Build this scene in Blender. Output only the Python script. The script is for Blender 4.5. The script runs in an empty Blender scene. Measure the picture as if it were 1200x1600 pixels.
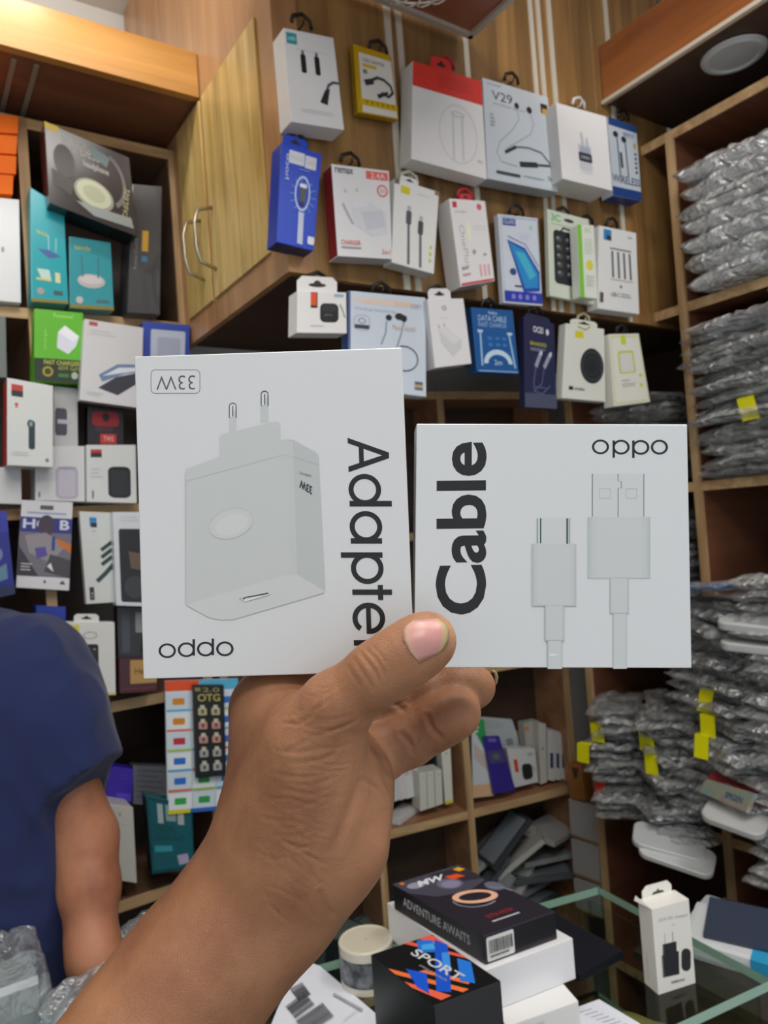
import bpy, bmesh, math, random
import numpy as np
from mathutils import Vector, Matrix, noise
random.seed(7); np.random.seed(7)
S = bpy.context.scene
C = S.collection

# ---------------------------------------------------------------- camera (eye at the origin, floor at z = -1.5)
FPX = 1150.0
def cam_axes(yaw=33.6, pitch=1.2, roll=4.2):
    a, p, r = (math.radians(v) for v in (yaw, pitch, roll))
    F = Vector((math.sin(a)*math.cos(p), math.cos(a)*math.cos(p), math.sin(p)))
    R = Vector((math.cos(a), -math.sin(a), 0)); U = R.cross(F)
    return F, R*math.cos(r)-U*math.sin(r), U*math.cos(r)+R*math.sin(r)
CF, CR, CU = cam_axes()
cam = bpy.data.cameras.new('camera'); co = bpy.data.objects.new('camera', cam); C.objects.link(co)
cam.sensor_fit = 'VERTICAL'; cam.sensor_height = 34.6; cam.lens = FPX/1600*34.6
cam.clip_start = 0.02; cam.clip_end = 30
cam.dof.use_dof = True; cam.dof.focus_distance = 0.30; cam.dof.aperture_fstop = cam.lens/1.25
co.matrix_world = Matrix(((CR.x, CU.x, -CF.x, 0), (CR.y, CU.y, -CF.y, 0), (CR.z, CU.z, -CF.z, 0), (0, 0, 0, 1)))
S.camera = co

# ---------------------------------------------------------------- world, lights, exposure
W = bpy.data.worlds.new('street_daylight'); S.world = W; W.use_nodes = True
W.node_tree.nodes['Background'].inputs[0].default_value = (0.86, 0.93, 1.0, 1)
W.node_tree.nodes['Background'].inputs[1].default_value = 0.86
S.view_settings.view_transform = 'Standard'; S.view_settings.look = 'None'
S.view_settings.exposure = 0.0; S.view_settings.gamma = 1.0; S.view_settings.use_curve_mapping = False
def area(name, loc, size, power, target=None, col=(1, .97, .92), sy=None):
    l = bpy.data.lights.new(name, 'AREA'); l.shape = 'RECTANGLE'; l.size = size; l.size_y = sy or size
    l.energy = power; l.color = col
    o = bpy.data.objects.new(name, l); C.objects.link(o); o.location = loc
    d = (Vector(target) - Vector(loc)) if target else Vector((0, 0, -1))
    o.rotation_euler = d.to_track_quat('-Z', 'Y').to_euler()
    return o
LAMPS = [(0.30, 0.30, 1.24, .5, 11.0), (0.95, -0.15, 1.24, .5, 10.0), (-0.35, -0.55, 1.24, .6, 13.0)]
for (x, y, z, s, p) in LAMPS: area('ceiling_panel_light', (x, y, z), s, p)
TUBE = (0.02, 1.10, 1.13)
area('tube_light', (TUBE[0], TUBE[1], TUBE[2]-.03), .55, 3.4, (TUBE[0]+.03, 1.40, .95), (1, .96, .88), .05)

# ---------------------------------------------------------------- geometry helpers
def ray(x, y): return CF + CR*((x-600)/FPX) - CU*((y-800)/FPX)
def onp(x, y, o, n):
    d = ray(x, y); return d*(Vector(o).dot(n)/d.dot(n))
def onY(x, y, v): return onp(x, y, (0, v, 0), Vector((0, 1, 0)))
def onX(x, y, v): return onp(x, y, (v, 0, 0), Vector((1, 0, 0)))
def onZ(x, y, v): return onp(x, y, (0, 0, v), Vector((0, 0, 1)))
def dep(x, y, d): return ray(x, y)*d
def proj(P):
    d = P.dot(CF); return 600+FPX*P.dot(CR)/d, 800-FPX*P.dot(CU)/d

def lin(c): return c/12.92 if c <= .04045 else ((c+.055)/1.055)**2.4
def rgb(h):
    if isinstance(h, str):
        return tuple(lin(int(h[i:i+2], 16)/255) for i in (0, 2, 4))+(1,)
    return tuple(h)+(1,)
MATS = {}
def mat(h, rough=.45, metal=0, spec=.5, name=None, coat=0, alpha=1, bump=None, emis=0, sss=0):
    key = (h, rough, metal, spec, coat, alpha, bump, emis)
    if key in MATS: return MATS[key]
    m = bpy.data.materials.new(name or 'mat_'+str(h)); m.use_nodes = True
    nt = m.node_tree; b = nt.nodes['Principled BSDF']
    b.inputs['Base Color'].default_value = rgb(h); b.inputs['Roughness'].default_value = rough
    b.inputs['Metallic'].default_value = metal; b.inputs['Specular IOR Level'].default_value = spec
    b.inputs['Coat Weight'].default_value = coat; b.inputs['Alpha'].default_value = alpha
    if emis: b.inputs['Emission Color'].default_value = rgb(h); b.inputs['Emission Strength'].default_value = emis
    if bump:
        t = nt.nodes.new('ShaderNodeTexNoise'); t.inputs['Scale'].default_value = bump[0]; t.inputs['Detail'].default_value = 3
        tc = nt.nodes.new('ShaderNodeTexCoord'); nt.links.new(tc.outputs['Object'], t.inputs['Vector'])
        bp = nt.nodes.new('ShaderNodeBump'); bp.inputs['Strength'].default_value = bump[1]; bp.inputs['Distance'].default_value = bump[2]
        nt.links.new(t.outputs['Fac'], bp.inputs['Height']); nt.links.new(bp.outputs['Normal'], b.inputs['Normal'])
    MATS[key] = m; return m
def wood(name, c0, c1, axis='Z', scale=1.0, rough=.4, plank=0, knots=False, coat=.2):
    m = bpy.data.materials.new(name); m.use_nodes = True; nt = m.node_tree; b = nt.nodes['Principled BSDF']
    N = nt.nodes.new; L = nt.links.new
    tc = N('ShaderNodeTexCoord'); mp = N('ShaderNodeMapping'); L(tc.outputs['Object'], mp.inputs['Vector'])
    st = {'X': (1.2, 16, 16), 'Y': (16, 1.2, 16), 'Z': (16, 16, 1.2)}[axis]
    mp.inputs['Scale'].default_value = [s*scale for s in st]
    n1 = N('ShaderNodeTexNoise'); n1.inputs['Scale'].default_value = 1.5; n1.inputs['Detail'].default_value = 6; n1.inputs['Roughness'].default_value = .62
    n1.inputs['Distortion'].default_value = .6
    L(mp.outputs[0], n1.inputs['Vector'])
    cr = N('ShaderNodeValToRGB'); cr.color_ramp.elements[0].position = .34; cr.color_ramp.elements[1].position = .68
    cr.color_ramp.elements[0].color = rgb(c0); cr.color_ramp.elements[1].color = rgb(c1)
    L(n1.outputs['Fac'], cr.inputs['Fac']); out = cr.outputs['Color']
    if plank:
        sx = N('ShaderNodeSeparateXYZ'); L(tc.outputs['Object'], sx.inputs[0])
        mu = N('ShaderNodeMath'); mu.operation = 'DIVIDE'; L(sx.outputs['X'], mu.inputs[0]); mu.inputs[1].default_value = plank
        fl = N('ShaderNodeMath'); fl.operation = 'FLOOR'; L(mu.outputs[0], fl.inputs[0])
        wn = N('ShaderNodeTexWhiteNoise'); wn.noise_dimensions = '1D'; L(fl.outputs[0], wn.inputs['W'])
        mr = N('ShaderNodeMapRange'); mr.inputs['To Min'].default_value = .62; mr.inputs['To Max'].default_value = 1.15; L(wn.outputs['Value'], mr.inputs['Value'])
        mx = N('ShaderNodeVectorMath'); mx.operation = 'SCALE'; L(out, mx.inputs[0]); L(mr.outputs[0], mx.inputs['Scale']); out = mx.outputs[0]
    if knots:
        mp2 = N('ShaderNodeMapping'); L(tc.outputs['Object'], mp2.inputs['Vector']); mp2.inputs['Scale'].default_value = [7 if a != axis else 1.6 for a in 'XYZ']
        vo = N('ShaderNodeTexNoise'); vo.inputs['Scale'].default_value = 1.7; vo.inputs['Detail'].default_value = 1; L(mp2.outputs[0], vo.inputs['Vector'])
        mr2 = N('ShaderNodeMapRange'); mr2.inputs['From Min'].default_value = .62; mr2.inputs['From Max'].default_value = .74; mr2.inputs['To Min'].default_value = 1; mr2.inputs['To Max'].default_value = .45; L(vo.outputs['Fac'], mr2.inputs['Value'])
        mx = N('ShaderNodeVectorMath'); mx.operation = 'SCALE'; L(out, mx.inputs[0]); L(mr2.outputs[0], mx.inputs['Scale']); out = mx.outputs[0]
    L(out, b.inputs['Base Color']); b.inputs['Roughness'].default_value = rough; b.inputs['Coat Weight'].default_value = coat; b.inputs['Coat Roughness'].default_value = .25
    return m
TEAK = wood('teak_laminate', '785632', 'a8824e', 'Z', 1.0, .4, .055, True)
OLIVE = wood('door_laminate', 'c09c58', 'ecce88', 'Z', 1.6, .35, 0, True)
ORANGE = wood('polished_wood', 'ac7838', 'd49c54', 'X', .6, .3)
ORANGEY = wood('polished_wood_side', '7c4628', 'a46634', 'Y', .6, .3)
ORANGEZ = wood('polished_wood_upright', 'a4754c', 'c99a6c', 'Z', .6, .35)
EDGE = wood('plywood_edge', 'a5825a', 'd2b083', 'X', 1.4, .6, coat=0)
EDGEZ = wood('plywood_edge_upright', 'a5825a', 'd2b083', 'Z', 1.4, .6, coat=0)
INNER = wood('shelf_board', '684e3c', '80634e', 'X', .8, .45)
INNERL = wood('shelf_board_light', '93684a', 'b28463', 'X', .8, .45)
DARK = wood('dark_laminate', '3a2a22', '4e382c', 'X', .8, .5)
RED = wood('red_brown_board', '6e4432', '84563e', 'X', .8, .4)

class MB:
    """collects polygons with material slots; build() links them as one mesh object"""
    def __init__(s): s.v = []; s.f = []; s.mi = []; s.m = []
    def slot(s, m):
        if m not in s.m: s.m.append(m)
        return s.m.index(m)
    def add(s, vs, fs, m):
        o = len(s.v); s.v += [Vector(v) for v in vs]; k = s.slot(m)
        for f in fs: s.f.append([o+i for i in f]); s.mi.append(k)
        return s
    def box(s, a, b, m, faces=None):
        x0, y0, z0 = a; x1, y1, z1 = b
        vs = [(x0,y0,z0),(x1,y0,z0),(x1,y1,z0),(x0,y1,z0),(x0,y0,z1),(x1,y0,z1),(x1,y1,z1),(x0,y1,z1)]
        return s.add(vs, [(3,2,1,0),(4,5,6,7),(0,1,5,4),(1,2,6,5),(2,3,7,6),(3,0,4,7)], m)
    def hexa(s, q, d, mf, ms=None, mtop=None, mbot=None, ml=None, mr=None, mb=None):
        """front quad q (TL,TR,BR,BL), extruded by d"""
        ms = ms or mf
        v = [Vector(p) for p in q]; w = [p+d for p in v]
        s.add(v+w, [(0,3,2,1)], mf)
        for f, m in (((0,1,5,4), mtop), ((2,3,7,6), mbot), ((3,0,4,7), ml), ((1,2,6,5), mr), ((4,5,6,7), mb)):
            s.add(v+w, [f], m or ms)
        return s
    def tube(s, pts, r, m, n=8, closed=False, cap=True):
        pts = [Vector(p) for p in pts]; N = len(pts); rs = r if isinstance(r, (list, tuple)) else [r]*N
        vs = []; up = Vector((0.13, 0.27, 0.95)).normalized()
        for i, p in enumerate(pts):
            a = pts[(i-1) % N] if (closed or i) else p; b = pts[(i+1) % N] if (closed or i < N-1) else p
            t = (b-a).normalized(); u = t.cross(up)
            if u.length < .1: u = t.cross(Vector((1, 0, 0)))
            u.normalize(); w = u.cross(t); up = w
            for k in range(n):
                an = 2*math.pi*k/n; vs.append(p+(u*math.cos(an)+w*math.sin(an))*rs[i])
        fs = []
        for i in range(N if closed else N-1):
            j = (i+1) % N
            for k in range(n): fs.append((i*n+k, i*n+(k+1) % n, j*n+(k+1) % n, j*n+k))
        if cap and not closed: fs += [tuple(range(n))[::-1], tuple((N-1)*n+k for k in range(n))]
        return s.add(vs, fs, m)
    def lathe(s, prof, c, m, n=32, ax=(0, 0, 1)):
        q = Vector((0, 0, 1)).rotation_difference(Vector(ax)); vs = []
        for (r, z) in prof:
            for k in range(n):
                a = 2*math.pi*k/n; vs.append(Vector(c)+q @ Vector((r*math.cos(a), r*math.sin(a), z)))
        fs = []
        for i in range(len(prof)-1):
            for k in range(n): fs.append((i*n+k, i*n+(k+1) % n, (i+1)*n+(k+1) % n, (i+1)*n+k))
        return s.add(vs, fs, m)
    def build(s, name, parent=None, bevel=0, smooth=False, segs=2, weld=True):
        org = parent.location if parent else Vector()
        if parent and parent.parent: org = parent.parent.location
        me = bpy.data.meshes.new(name)
        me.from_pydata([tuple(v-org) for v in s.v], [], s.f)
        for m in s.m: me.materials.append(m)
        me.polygons.foreach_set('material_index', s.mi)
        if weld or bevel:
            bm = bmesh.new(); bm.from_mesh(me)
            if weld: bmesh.ops.remove_doubles(bm, verts=bm.verts, dist=1e-6)
            bmesh.ops.recalc_face_normals(bm, faces=bm.faces)
            if bevel: bmesh.ops.bevel(bm, geom=[e for e in bm.edges if len(e.link_faces) == 2 and e.calc_face_angle(0) > .5], offset=bevel, segments=segs, profile=.7, affect='EDGES')
            bm.to_mesh(me); bm.free()
        if smooth:
            for p in me.polygons: p.use_smooth = True
        o = bpy.data.objects.new(name, me); C.objects.link(o)
        if parent: o.parent = parent
        return o
def tag(o, label=None, cat=None, group=None, kind=None):
    if label: o['label'] = label
    if cat: o['category'] = cat
    if group: o['group'] = group
    if kind: o['kind'] = kind
    return o
def root(name, loc, label, cat, group=None):
    o = bpy.data.objects.new(name, None); C.objects.link(o); o.location = loc; o.empty_display_size = .02
    return tag(o, label, cat, group)
def struct(mb, name, **k): return tag(mb.build(name, **k), kind='structure')

# ---- lettering
FONT = {}
def glyphs(txt, bold=0):
    k = (txt, bold)
    if k not in FONT:
        c = bpy.data.curves.new('lettering', 'FONT'); c.body = txt; c.offset = bold; c.resolution_u = 4
        o = bpy.data.objects.new('lettering', c); C.objects.link(o)
        me = bpy.data.meshes.new_from_object(o.evaluated_get(bpy.context.evaluated_depsgraph_get()))
        vs = [v.co.copy() for v in me.vertices]; fs = [tuple(p.vertices) for p in me.polygons]
        bpy.data.objects.remove(o); bpy.data.curves.remove(c); bpy.data.meshes.remove(me)
        x0 = min(v.x for v in vs); x1 = max(v.x for v in vs); y0 = min(v.y for v in vs); y1 = max(v.y for v in vs)
        FONT[k] = ([((v.x-x0)/(x1-x0), (v.y-y0)/(y1-y0)) for v in vs], fs)
    return FONT[k]

class Print:
    """flat printed shapes on a face. fn maps 2-D face coordinates to a point on the face"""
    def __init__(s, fn, n, step=.00012, rough=.5):
        s.fn = fn; s.n = Vector(n).normalized(); s.step = step; s.k = 1; s.mb = MB(); s.rough = rough
    def _add(s, pts2, faces, col):
        off = s.n*(s.step*s.k); s.k += .5
        m = col if not isinstance(col, str) else mat(col, s.rough)
        s.mb.add([s.fn(*p)+off for p in pts2], faces, m)
    def p(s, pts, col): s._add(pts, [tuple(range(len(pts)))], col)
    def r(s, a, b, c, d, col): s.p([(a, b), (c, b), (c, d), (a, d)], col)
    def e(s, cx, cy, rx, ry, col, inner=0, a0=0, a1=360, rot=0, n=40, riy=None):
        full = abs(a1-a0) >= 360; rr = math.radians(rot); pts = []
        def P(t, f, fy): 
            x = math.cos(t)*rx*f; y = math.sin(t)*ry*fy
            return (cx+x*math.cos(rr)-y*math.sin(rr), cy+x*math.sin(rr)+y*math.cos(rr))
        if not inner: s.p([P(2*math.pi*i/n, 1, 1) for i in range(n)], col); return
        riy = inner/rx if riy is None else riy/ry
        inner = inner/rx
        ts = [math.radians(a0+(a1-a0)*i/n) for i in range(n+1)]
        for t in ts: pts += [P(t, 1, 1), P(t, inner, riy)]
        s._add(pts, [(2*i, 2*i+1, 2*i+3, 2*i+2) for i in range(n)], col)
    def rr(s, a, b, c, d, rx, ry, col, line=None):
        def outl(a, b, c, d, rx, ry):
            o = []
            for (X, Y, t0) in ((c-rx, b+ry, -90), (c-rx, d-ry, 0), (a+rx, d-ry, 90), (a+rx, b+ry, 180)):
                for k in range(7):
                    t = math.radians(t0+15*k); o.append((X+rx*math.cos(t), Y+ry*math.sin(t)))
            return o
        o = outl(a, b, c, d, rx, ry)
        if not line: s.p(o, col); return
        lx, ly = line if isinstance(line, tuple) else (line, line)
        i = outl(a+lx, b+ly, c-lx, d-ly, max(rx-lx, 1e-5), max(ry-ly, 1e-5)); n = len(o)
        s._add(o+i, [(k, (k+1) % n, n+(k+1) % n, n+k) for k in range(n)], col)
    def l(s, pts, w, col):
        """polyline, width in metres"""
        P = [s.fn(*p) for p in pts]; L = []
        for i in range(len(P)):
            t = (P[min(i+1, len(P)-1)]-P[max(i-1, 0)]).normalized(); q = t.cross(s.n)*w/2; L += [P[i]+q, P[i]-q]
        off = s.n*(s.step*s.k); s.k += .5
        s.mb.add([p+off for p in L], [(2*i, 2*i+1, 2*i+3, 2*i+2) for i in range(len(P)-1)], mat(col, s.rough) if isinstance(col, str) else col)
    def t(s, txt, o, xv, yv, col, bold=0):
        """text in the parallelogram o + x*xv + y*yv"""
        vs, fs = glyphs(txt, bold)
        s._add([(o[0]+x*xv[0]+y*yv[0], o[1]+x*xv[1]+y*yv[1]) for x, y in vs], fs, col)
    def tb(s, txt, a, b, c, d, col, bold=0): s.t(txt, (a, d), (c-a, 0), (0, b-d), col, bold)
    def bars(s, a, b, c, d, col, n=14):
        x = a
        rnd = random.Random(int(a*1000)+n)
        while x < c:
            w = (c-a)/n*rnd.choice((.3, .5, .8)); s.r(x, b, min(x+w, c), d, col); x += w+(c-a)/n*rnd.choice((.3, .5))
    def lines(s, a, b, c, d, n, col, h=.5):
        rnd = random.Random(n+int(b*999))
        for i in range(n):
            y = b+(d-b)*i/n; s.r(a, y, a+(c-a)*rnd.uniform(.65, 1), y+(d-b)/n*h, col)
    def build(s, parent, name='printed_artwork'):
        if s.mb.f: return s.mb.build(name, parent, weld=False)

def bil(q):
    a, b, c, d = [Vector(p) for p in q]
    return lambda u, v: (a*(1-u)+b*u)*(1-v)+(d*(1-u)+c*u)*v

def carton(name, label, cat, q3, th, col, art=None, group=None, rough=.38, bev=.0012, sides={}, back=None, split=True, artname='printed_artwork', hole=None):
    """a box from its front quad; art(P) prints on the front"""
    q3 = [Vector(p) for p in q3]
    n = (q3[1]-q3[0]).cross(q3[3]-q3[0]).normalized()          # points away from viewer (TL,TR x TL,BL)
    if n.dot(q3[0]) < 0: n = -n
    bd = back or n*th
    bot = (q3[2]+q3[3])/2+bd/2
    r = root(name, bot, label, cat, group)
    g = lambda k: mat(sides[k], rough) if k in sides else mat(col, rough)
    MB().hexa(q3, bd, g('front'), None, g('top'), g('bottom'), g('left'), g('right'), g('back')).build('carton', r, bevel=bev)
    if art:
        P = Print(bil(q3), -n); P.left = None; art(P); P.build(r, artname)
    r['_n'] = 0; del r['_n']
    return r, q3, n, bd
def quadY(px, y): return [onY(a, b, y) for a, b in px]

# ================================================================ SETTING
PY, LY, RX = 1.0, 1.47, 1.42           # hanging panel plane, left shelf front plane, right shelf front plane
CABX, FLOOR, CEIL = .53, -1.5, 1.28
wallm = mat('f2f3f0', .8, name='painted_wall', bump=(30, .1, .002))
m = MB(); m.box((-1.8, -1.6, FLOOR-.05), (1.8, 1.85, FLOOR), mat('8f8a80', .3, name='floor_tile', bump=(6, .1, .002))); struct(m, 'floor')
m = MB(); m.box((-1.8, -1.6, CEIL), (1.8, 1.85, CEIL+.05), mat('d8d4cc', .85, name='ceiling_paint')); struct(m, 'ceiling')
m = MB(); m.box((-1.8, 1.76, FLOOR), (1.8, 1.85, CEIL), wallm); struct(m, 'wall_back')
m = MB(); m.box((1.74, -1.6, FLOOR), (1.8, 1.76, CEIL), wallm); struct(m, 'wall_right')
m = MB(); m.box((-1.8, -1.6, FLOOR), (-1.74, 1.76, CEIL), wallm); struct(m, 'wall_left')

BT = .018
def shelf_unit(name, label, org, u, width_posts, levels, depth, inner, edge, edgez, front_over=.0, backm=None, z0=FLOOR, top=True):
    """boards and uprights of one shelving unit; u = unit direction along the front, w = into the depth"""
    u = Vector(u).normalized(); w = Vector((-u.y, u.x, 0))
    if w.dot(Vector(org)) < 0: w = -w
    o = Vector(org); x0, x1 = min(width_posts), max(width_posts); zt = max(levels)
    r = root(name, o+u*((x0+x1)/2)+w*depth/2+Vector((0, 0, z0)), label, 'shelves')
    def blk(mb, a, b, c, d, e, f, m):           # a..b along u, c..d along w, e..f z
        vs = [o+u*i+w*j+Vector((0, 0, k)) for k in (e, f) for (i, j) in ((a, c), (b, c), (b, d), (a, d))]
        mb.add(vs, [(3,2,1,0),(4,5,6,7),(0,1,5,4),(1,2,6,5),(2,3,7,6),(3,0,4,7)], m)
    m = MB(); blk(m, x0, x1, depth-.008, depth, z0, zt, backm or DARK); m.build('back_panel', r)
    for z in levels:
        m = MB(); blk(m, x0-BT/2, x1+BT/2, .003, depth-.01, z-BT, z, inner); bd = m.build('shelf_board', r)
        m = MB(); blk(m, x0-BT/2, x1+BT/2, -.001, .003, z-BT-.001, z+.001, edge); m.build('edge_strip', bd)
    for x in width_posts:
        m = MB(); blk(m, x-BT/2, x+BT/2, .004, depth-.01, z0, zt-BT, inner); bd = m.build('upright', r)
        m = MB(); blk(m, x-BT/2, x+BT/2, -.003, .004, z0, zt, edgez); m.build('edge_strip', bd)
    return r
shelf_unit('shelf_unit', 'tall wooden shelves with pale edges on the left wall behind the man', (0, LY, 0), (1, 0, 0),
           [-.75, -.42, -.10, .232, .515], [.81, .45, .081, -.293, -.667, -1.05], .27, INNER, EDGE, EDGEZ)
shelf_unit('shelf_unit', 'low wooden shelves at the back behind the holding hand', (1.189, 1.492, 0), (.982, -.187, 0),
           [-.60, -.25, 0, .325], [.34, -.02, -.38, -.74, -1.12], .155, INNERL, EDGE, EDGEZ)
RLV = [.80, .428, .047, -.33, -.70, -1.1]
shelf_unit('shelf_unit', 'wooden shelves along the right wall crammed with plastic pouches', (RX, 0, 0), (0, 1, 0),
           [-1.0, -.5, .0, .50, .93, 1.27], RLV, .28, RED, EDGE, EDGEZ)

# upper cabinet (side with doors, front panel where the boxes hang)
cab = root('wall_cabinet', (1.0, 1.25, .42), 'wood wall cabinet jutting from the back wall, boxes hanging on its front', 'cabinet')
m = MB(); m.box((CABX, 1.012, .402), (1.70, 1.46, .42), DARK); m.build('bottom_panel', cab)
m = MB(); m.box((CABX, PY, .40), (1.52, 1.012, CEIL-.002), TEAK); m.build('front_panel', cab)
m = MB(); m.box((CABX-.012, PY-.004, .40), (CABX, 1.75, CEIL-.002), ORANGEZ); m.build('side_frame', cab)
m = MB(); m.box((CABX-.014, PY-.012, .398), (CABX+.03, PY-.001, CEIL-.002), ORANGEZ); m.build('corner_post', cab)
for (ya, yb) in ((1.045, 1.286), (1.300, 1.43)):
    m = MB(); m.box((CABX-.0165, ya, .447), (CABX-.0125, yb, .826), OLIVE); d = m.build('door', cab, bevel=.001)
    hy = yb-.018 if ya < 1.1 else ya+.03
    h = [(CABX-.016, hy, .61), (CABX-.045, hy, .60), (CABX-.052, hy, .575), (CABX-.052, hy, .53), (CABX-.045, hy, .505), (CABX-.016, hy, .495)]
    m = MB(); m.tube(h, .0035, mat('b9b2a4', .3, 1)); m.build('door_handle', d, smooth=True)
for (x, za, zb, w) in ((.744, .40, 1.27, .013), (.768, .40, 1.27, .012), (.919, .40, 1.27, .012), (1.098, .40, 1.27, .011), (1.120, .40, 1.27, .011), (1.152, .40, 1.27, .012), (1.332, .40, 1.27, .012)):
    m = MB(); m.box((x-w/2, PY-.003, za), (x+w/2, PY, zb), mat('c9c3b4', .4)); tag(m.build('inlay_strip', cab), 'thin pale vertical strip')

# left cove beam, right soffit, ceiling soffit panel
b = root('cove_beam', (-.5, 1.36, .83), 'polished orange wood cove beam along the top of the left shelves', 'beam')
m = MB(); m.box((-1.7, 1.30, .832), (CABX-.014, 1.318, .918), ORANGE); m.build('front_board', b, bevel=.001)
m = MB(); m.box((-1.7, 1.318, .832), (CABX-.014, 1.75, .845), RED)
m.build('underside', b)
for x in (.205, .24):
    m = MB(); m.box((x-.004, 1.33, .829), (x+.004, 1.74, .832), mat('8f8578', .4)); tag(m.build('inlay_strip', b), 'thin grey strip across the underside')
b = root('side_soffit', (1.4, .3, .86), 'brown wood soffit with a pale trim above the right shelves', 'soffit')
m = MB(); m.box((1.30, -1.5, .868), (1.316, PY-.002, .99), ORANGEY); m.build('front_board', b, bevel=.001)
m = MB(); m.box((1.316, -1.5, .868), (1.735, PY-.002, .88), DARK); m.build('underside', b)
m = MB(); m.box((1.293, -1.5, .862), (1.303, PY-.002, .870), mat('cfc4b4', .4)); tag(m.build('trim', b), 'pale trim strip')
dl = root('downlight', (1.40, .765, .862), 'round white recessed downlight in the right soffit, unlit', 'light')
m = MB(); m.lathe([(.0, 0), (.058, 0), (.06, .004), (.052, -.004), (.046, -.004), (.042, .003)], (1.40, .765, .862), mat('c4c6c6', .4), 40, (0, 0, 1)); m.build('trim_ring', dl, smooth=False)
m = MB(); m.lathe([(.0, -.001), (.042, .0)], (1.40, .765, .8635), mat('a3a4a2', .3), 40, (0, 0, -1)); m.build('diffuser', dl)
b = root('ceiling_soffit', (.7, .7, .87), 'square reddish brown drop panel hanging below the ceiling with silver trim', 'soffit')
c = onZ(735, 52, .87)
m = MB(); m.box((c.x-.55, c.y-.55, .87), (c.x, c.y, .90), mat('93583e', .35)); m.build('panel', b)
m = MB()
for (a, bb) in (((c.x-.55, c.y-.004, .863), (c.x+.004, c.y+.006, .905)), ((c.x-.004, c.y-.55, .863), (c.x+.006, c.y+.006, .905)), ((c.x-.556, c.y-.55, .863), (c.x-.546, c.y+.006, .905)), ((c.x-.556, c.y-.556, .863), (c.x+.006, c.y-.546, .905))):
    m.box(a, bb, mat('b7aca0', .35))
m.build('trim', b)
m = MB()
for (x, y) in ((c.x-.5, c.y-.5), (c.x-.05, c.y-.5), (c.x-.5, c.y-.05), (c.x-.05, c.y-.05)): m.tube([(x, y, .9), (x, y, CEIL)], .006, mat('b7aca0', .35))
m.build('hanger_rod', b)
# chrome scroll pendant under it
pc = onZ(660, -62, .80)
pd = root('pendant_lamp', (pc.x, pc.y, .87), 'silver filigree pendant lamp hanging at the top edge of the picture', 'lamp')
sil = mat('d8d4c8', .25, .9)
m = MB(); m.tube([(pc.x+.085*math.cos(t), pc.y+.085*math.sin(t), .80) for t in [i*math.pi/24 for i in range(48)]], .0025, sil, closed=True)
m.tube([(pc.x, pc.y, .87), (pc.x, pc.y, .79)], .006, sil); m.build('frame', pd, smooth=True)
m = MB()
for k in range(22):
    a = 2*math.pi*k/22; q = Vector((math.cos(a), math.sin(a), 0)); t = Vector((-q.y, q.x, 0)); cc = Vector((pc.x, pc.y, .797))+q*.078
    m.tube([cc+t*.014*math.cos(s)+q*.010*math.sin(s)+Vector((0, 0, -.004*math.cos(s))) for s in [i*math.pi/8 for i in range(16)]], .0014, sil, 6, closed=True)
m.build('scroll_ring', pd, smooth=True)
m = MB()
for k in range(9):
    a = 2*math.pi*k/9; q = Vector((math.cos(a), math.sin(a), 0)); cc = Vector((pc.x, pc.y, .795))
    m.tube([cc+q*(.07*i/8)+Vector((0, 0, .006*math.sin(i*1.2))) for i in range(9)], .0014, sil, 6)
m.build('spoke', pd, smooth=True)

# lamps of the room (above and behind the camera)
for i, (x, y, z, s, p) in enumerate(LAMPS):
    lp = root('ceiling_panel_lamp', (x, y, CEIL-.02), ['square ceiling panel lamp over the counter', 'square ceiling panel lamp near the right wall', 'square ceiling panel lamp over the shop entrance'][i], 'lamp')
    m = MB(); m.box((x-s/2-.02, y-s/2-.02, CEIL-.02), (x+s/2+.02, y+s/2+.02, CEIL-.001), mat('eeeeee', .4)); m.build('housing', lp)
    m = MB(); m.box((x-s/2, y-s/2, CEIL-.024), (x+s/2, y+s/2, CEIL-.0205), mat('fff6ea', .4, emis=3)); m.build('diffuser', lp)
lp = root('tube_lamp', (TUBE[0], TUBE[1], TUBE[2]), 'bright tube lamp hanging in front of the left cove beam', 'lamp')
m = MB(); m.box((TUBE[0]-.3, TUBE[1]-.02, TUBE[2]), (TUBE[0]+.3, TUBE[1]+.02, TUBE[2]+.03), mat('eeeeee', .4))
for x in (-.2, .2): m.tube([(TUBE[0]+x, TUBE[1], TUBE[2]+.02), (TUBE[0]+x, TUBE[1], CEIL)], .003, mat('eeeeee', .4))
m.build('housing', lp)
m = MB(); m.tube([(TUBE[0]-.29, TUBE[1], TUBE[2]-.008), (TUBE[0]+.29, TUBE[1], TUBE[2]-.008)], .009, mat('fff6ea', .4, emis=6)); m.build('tube', lp, smooth=True)

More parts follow.
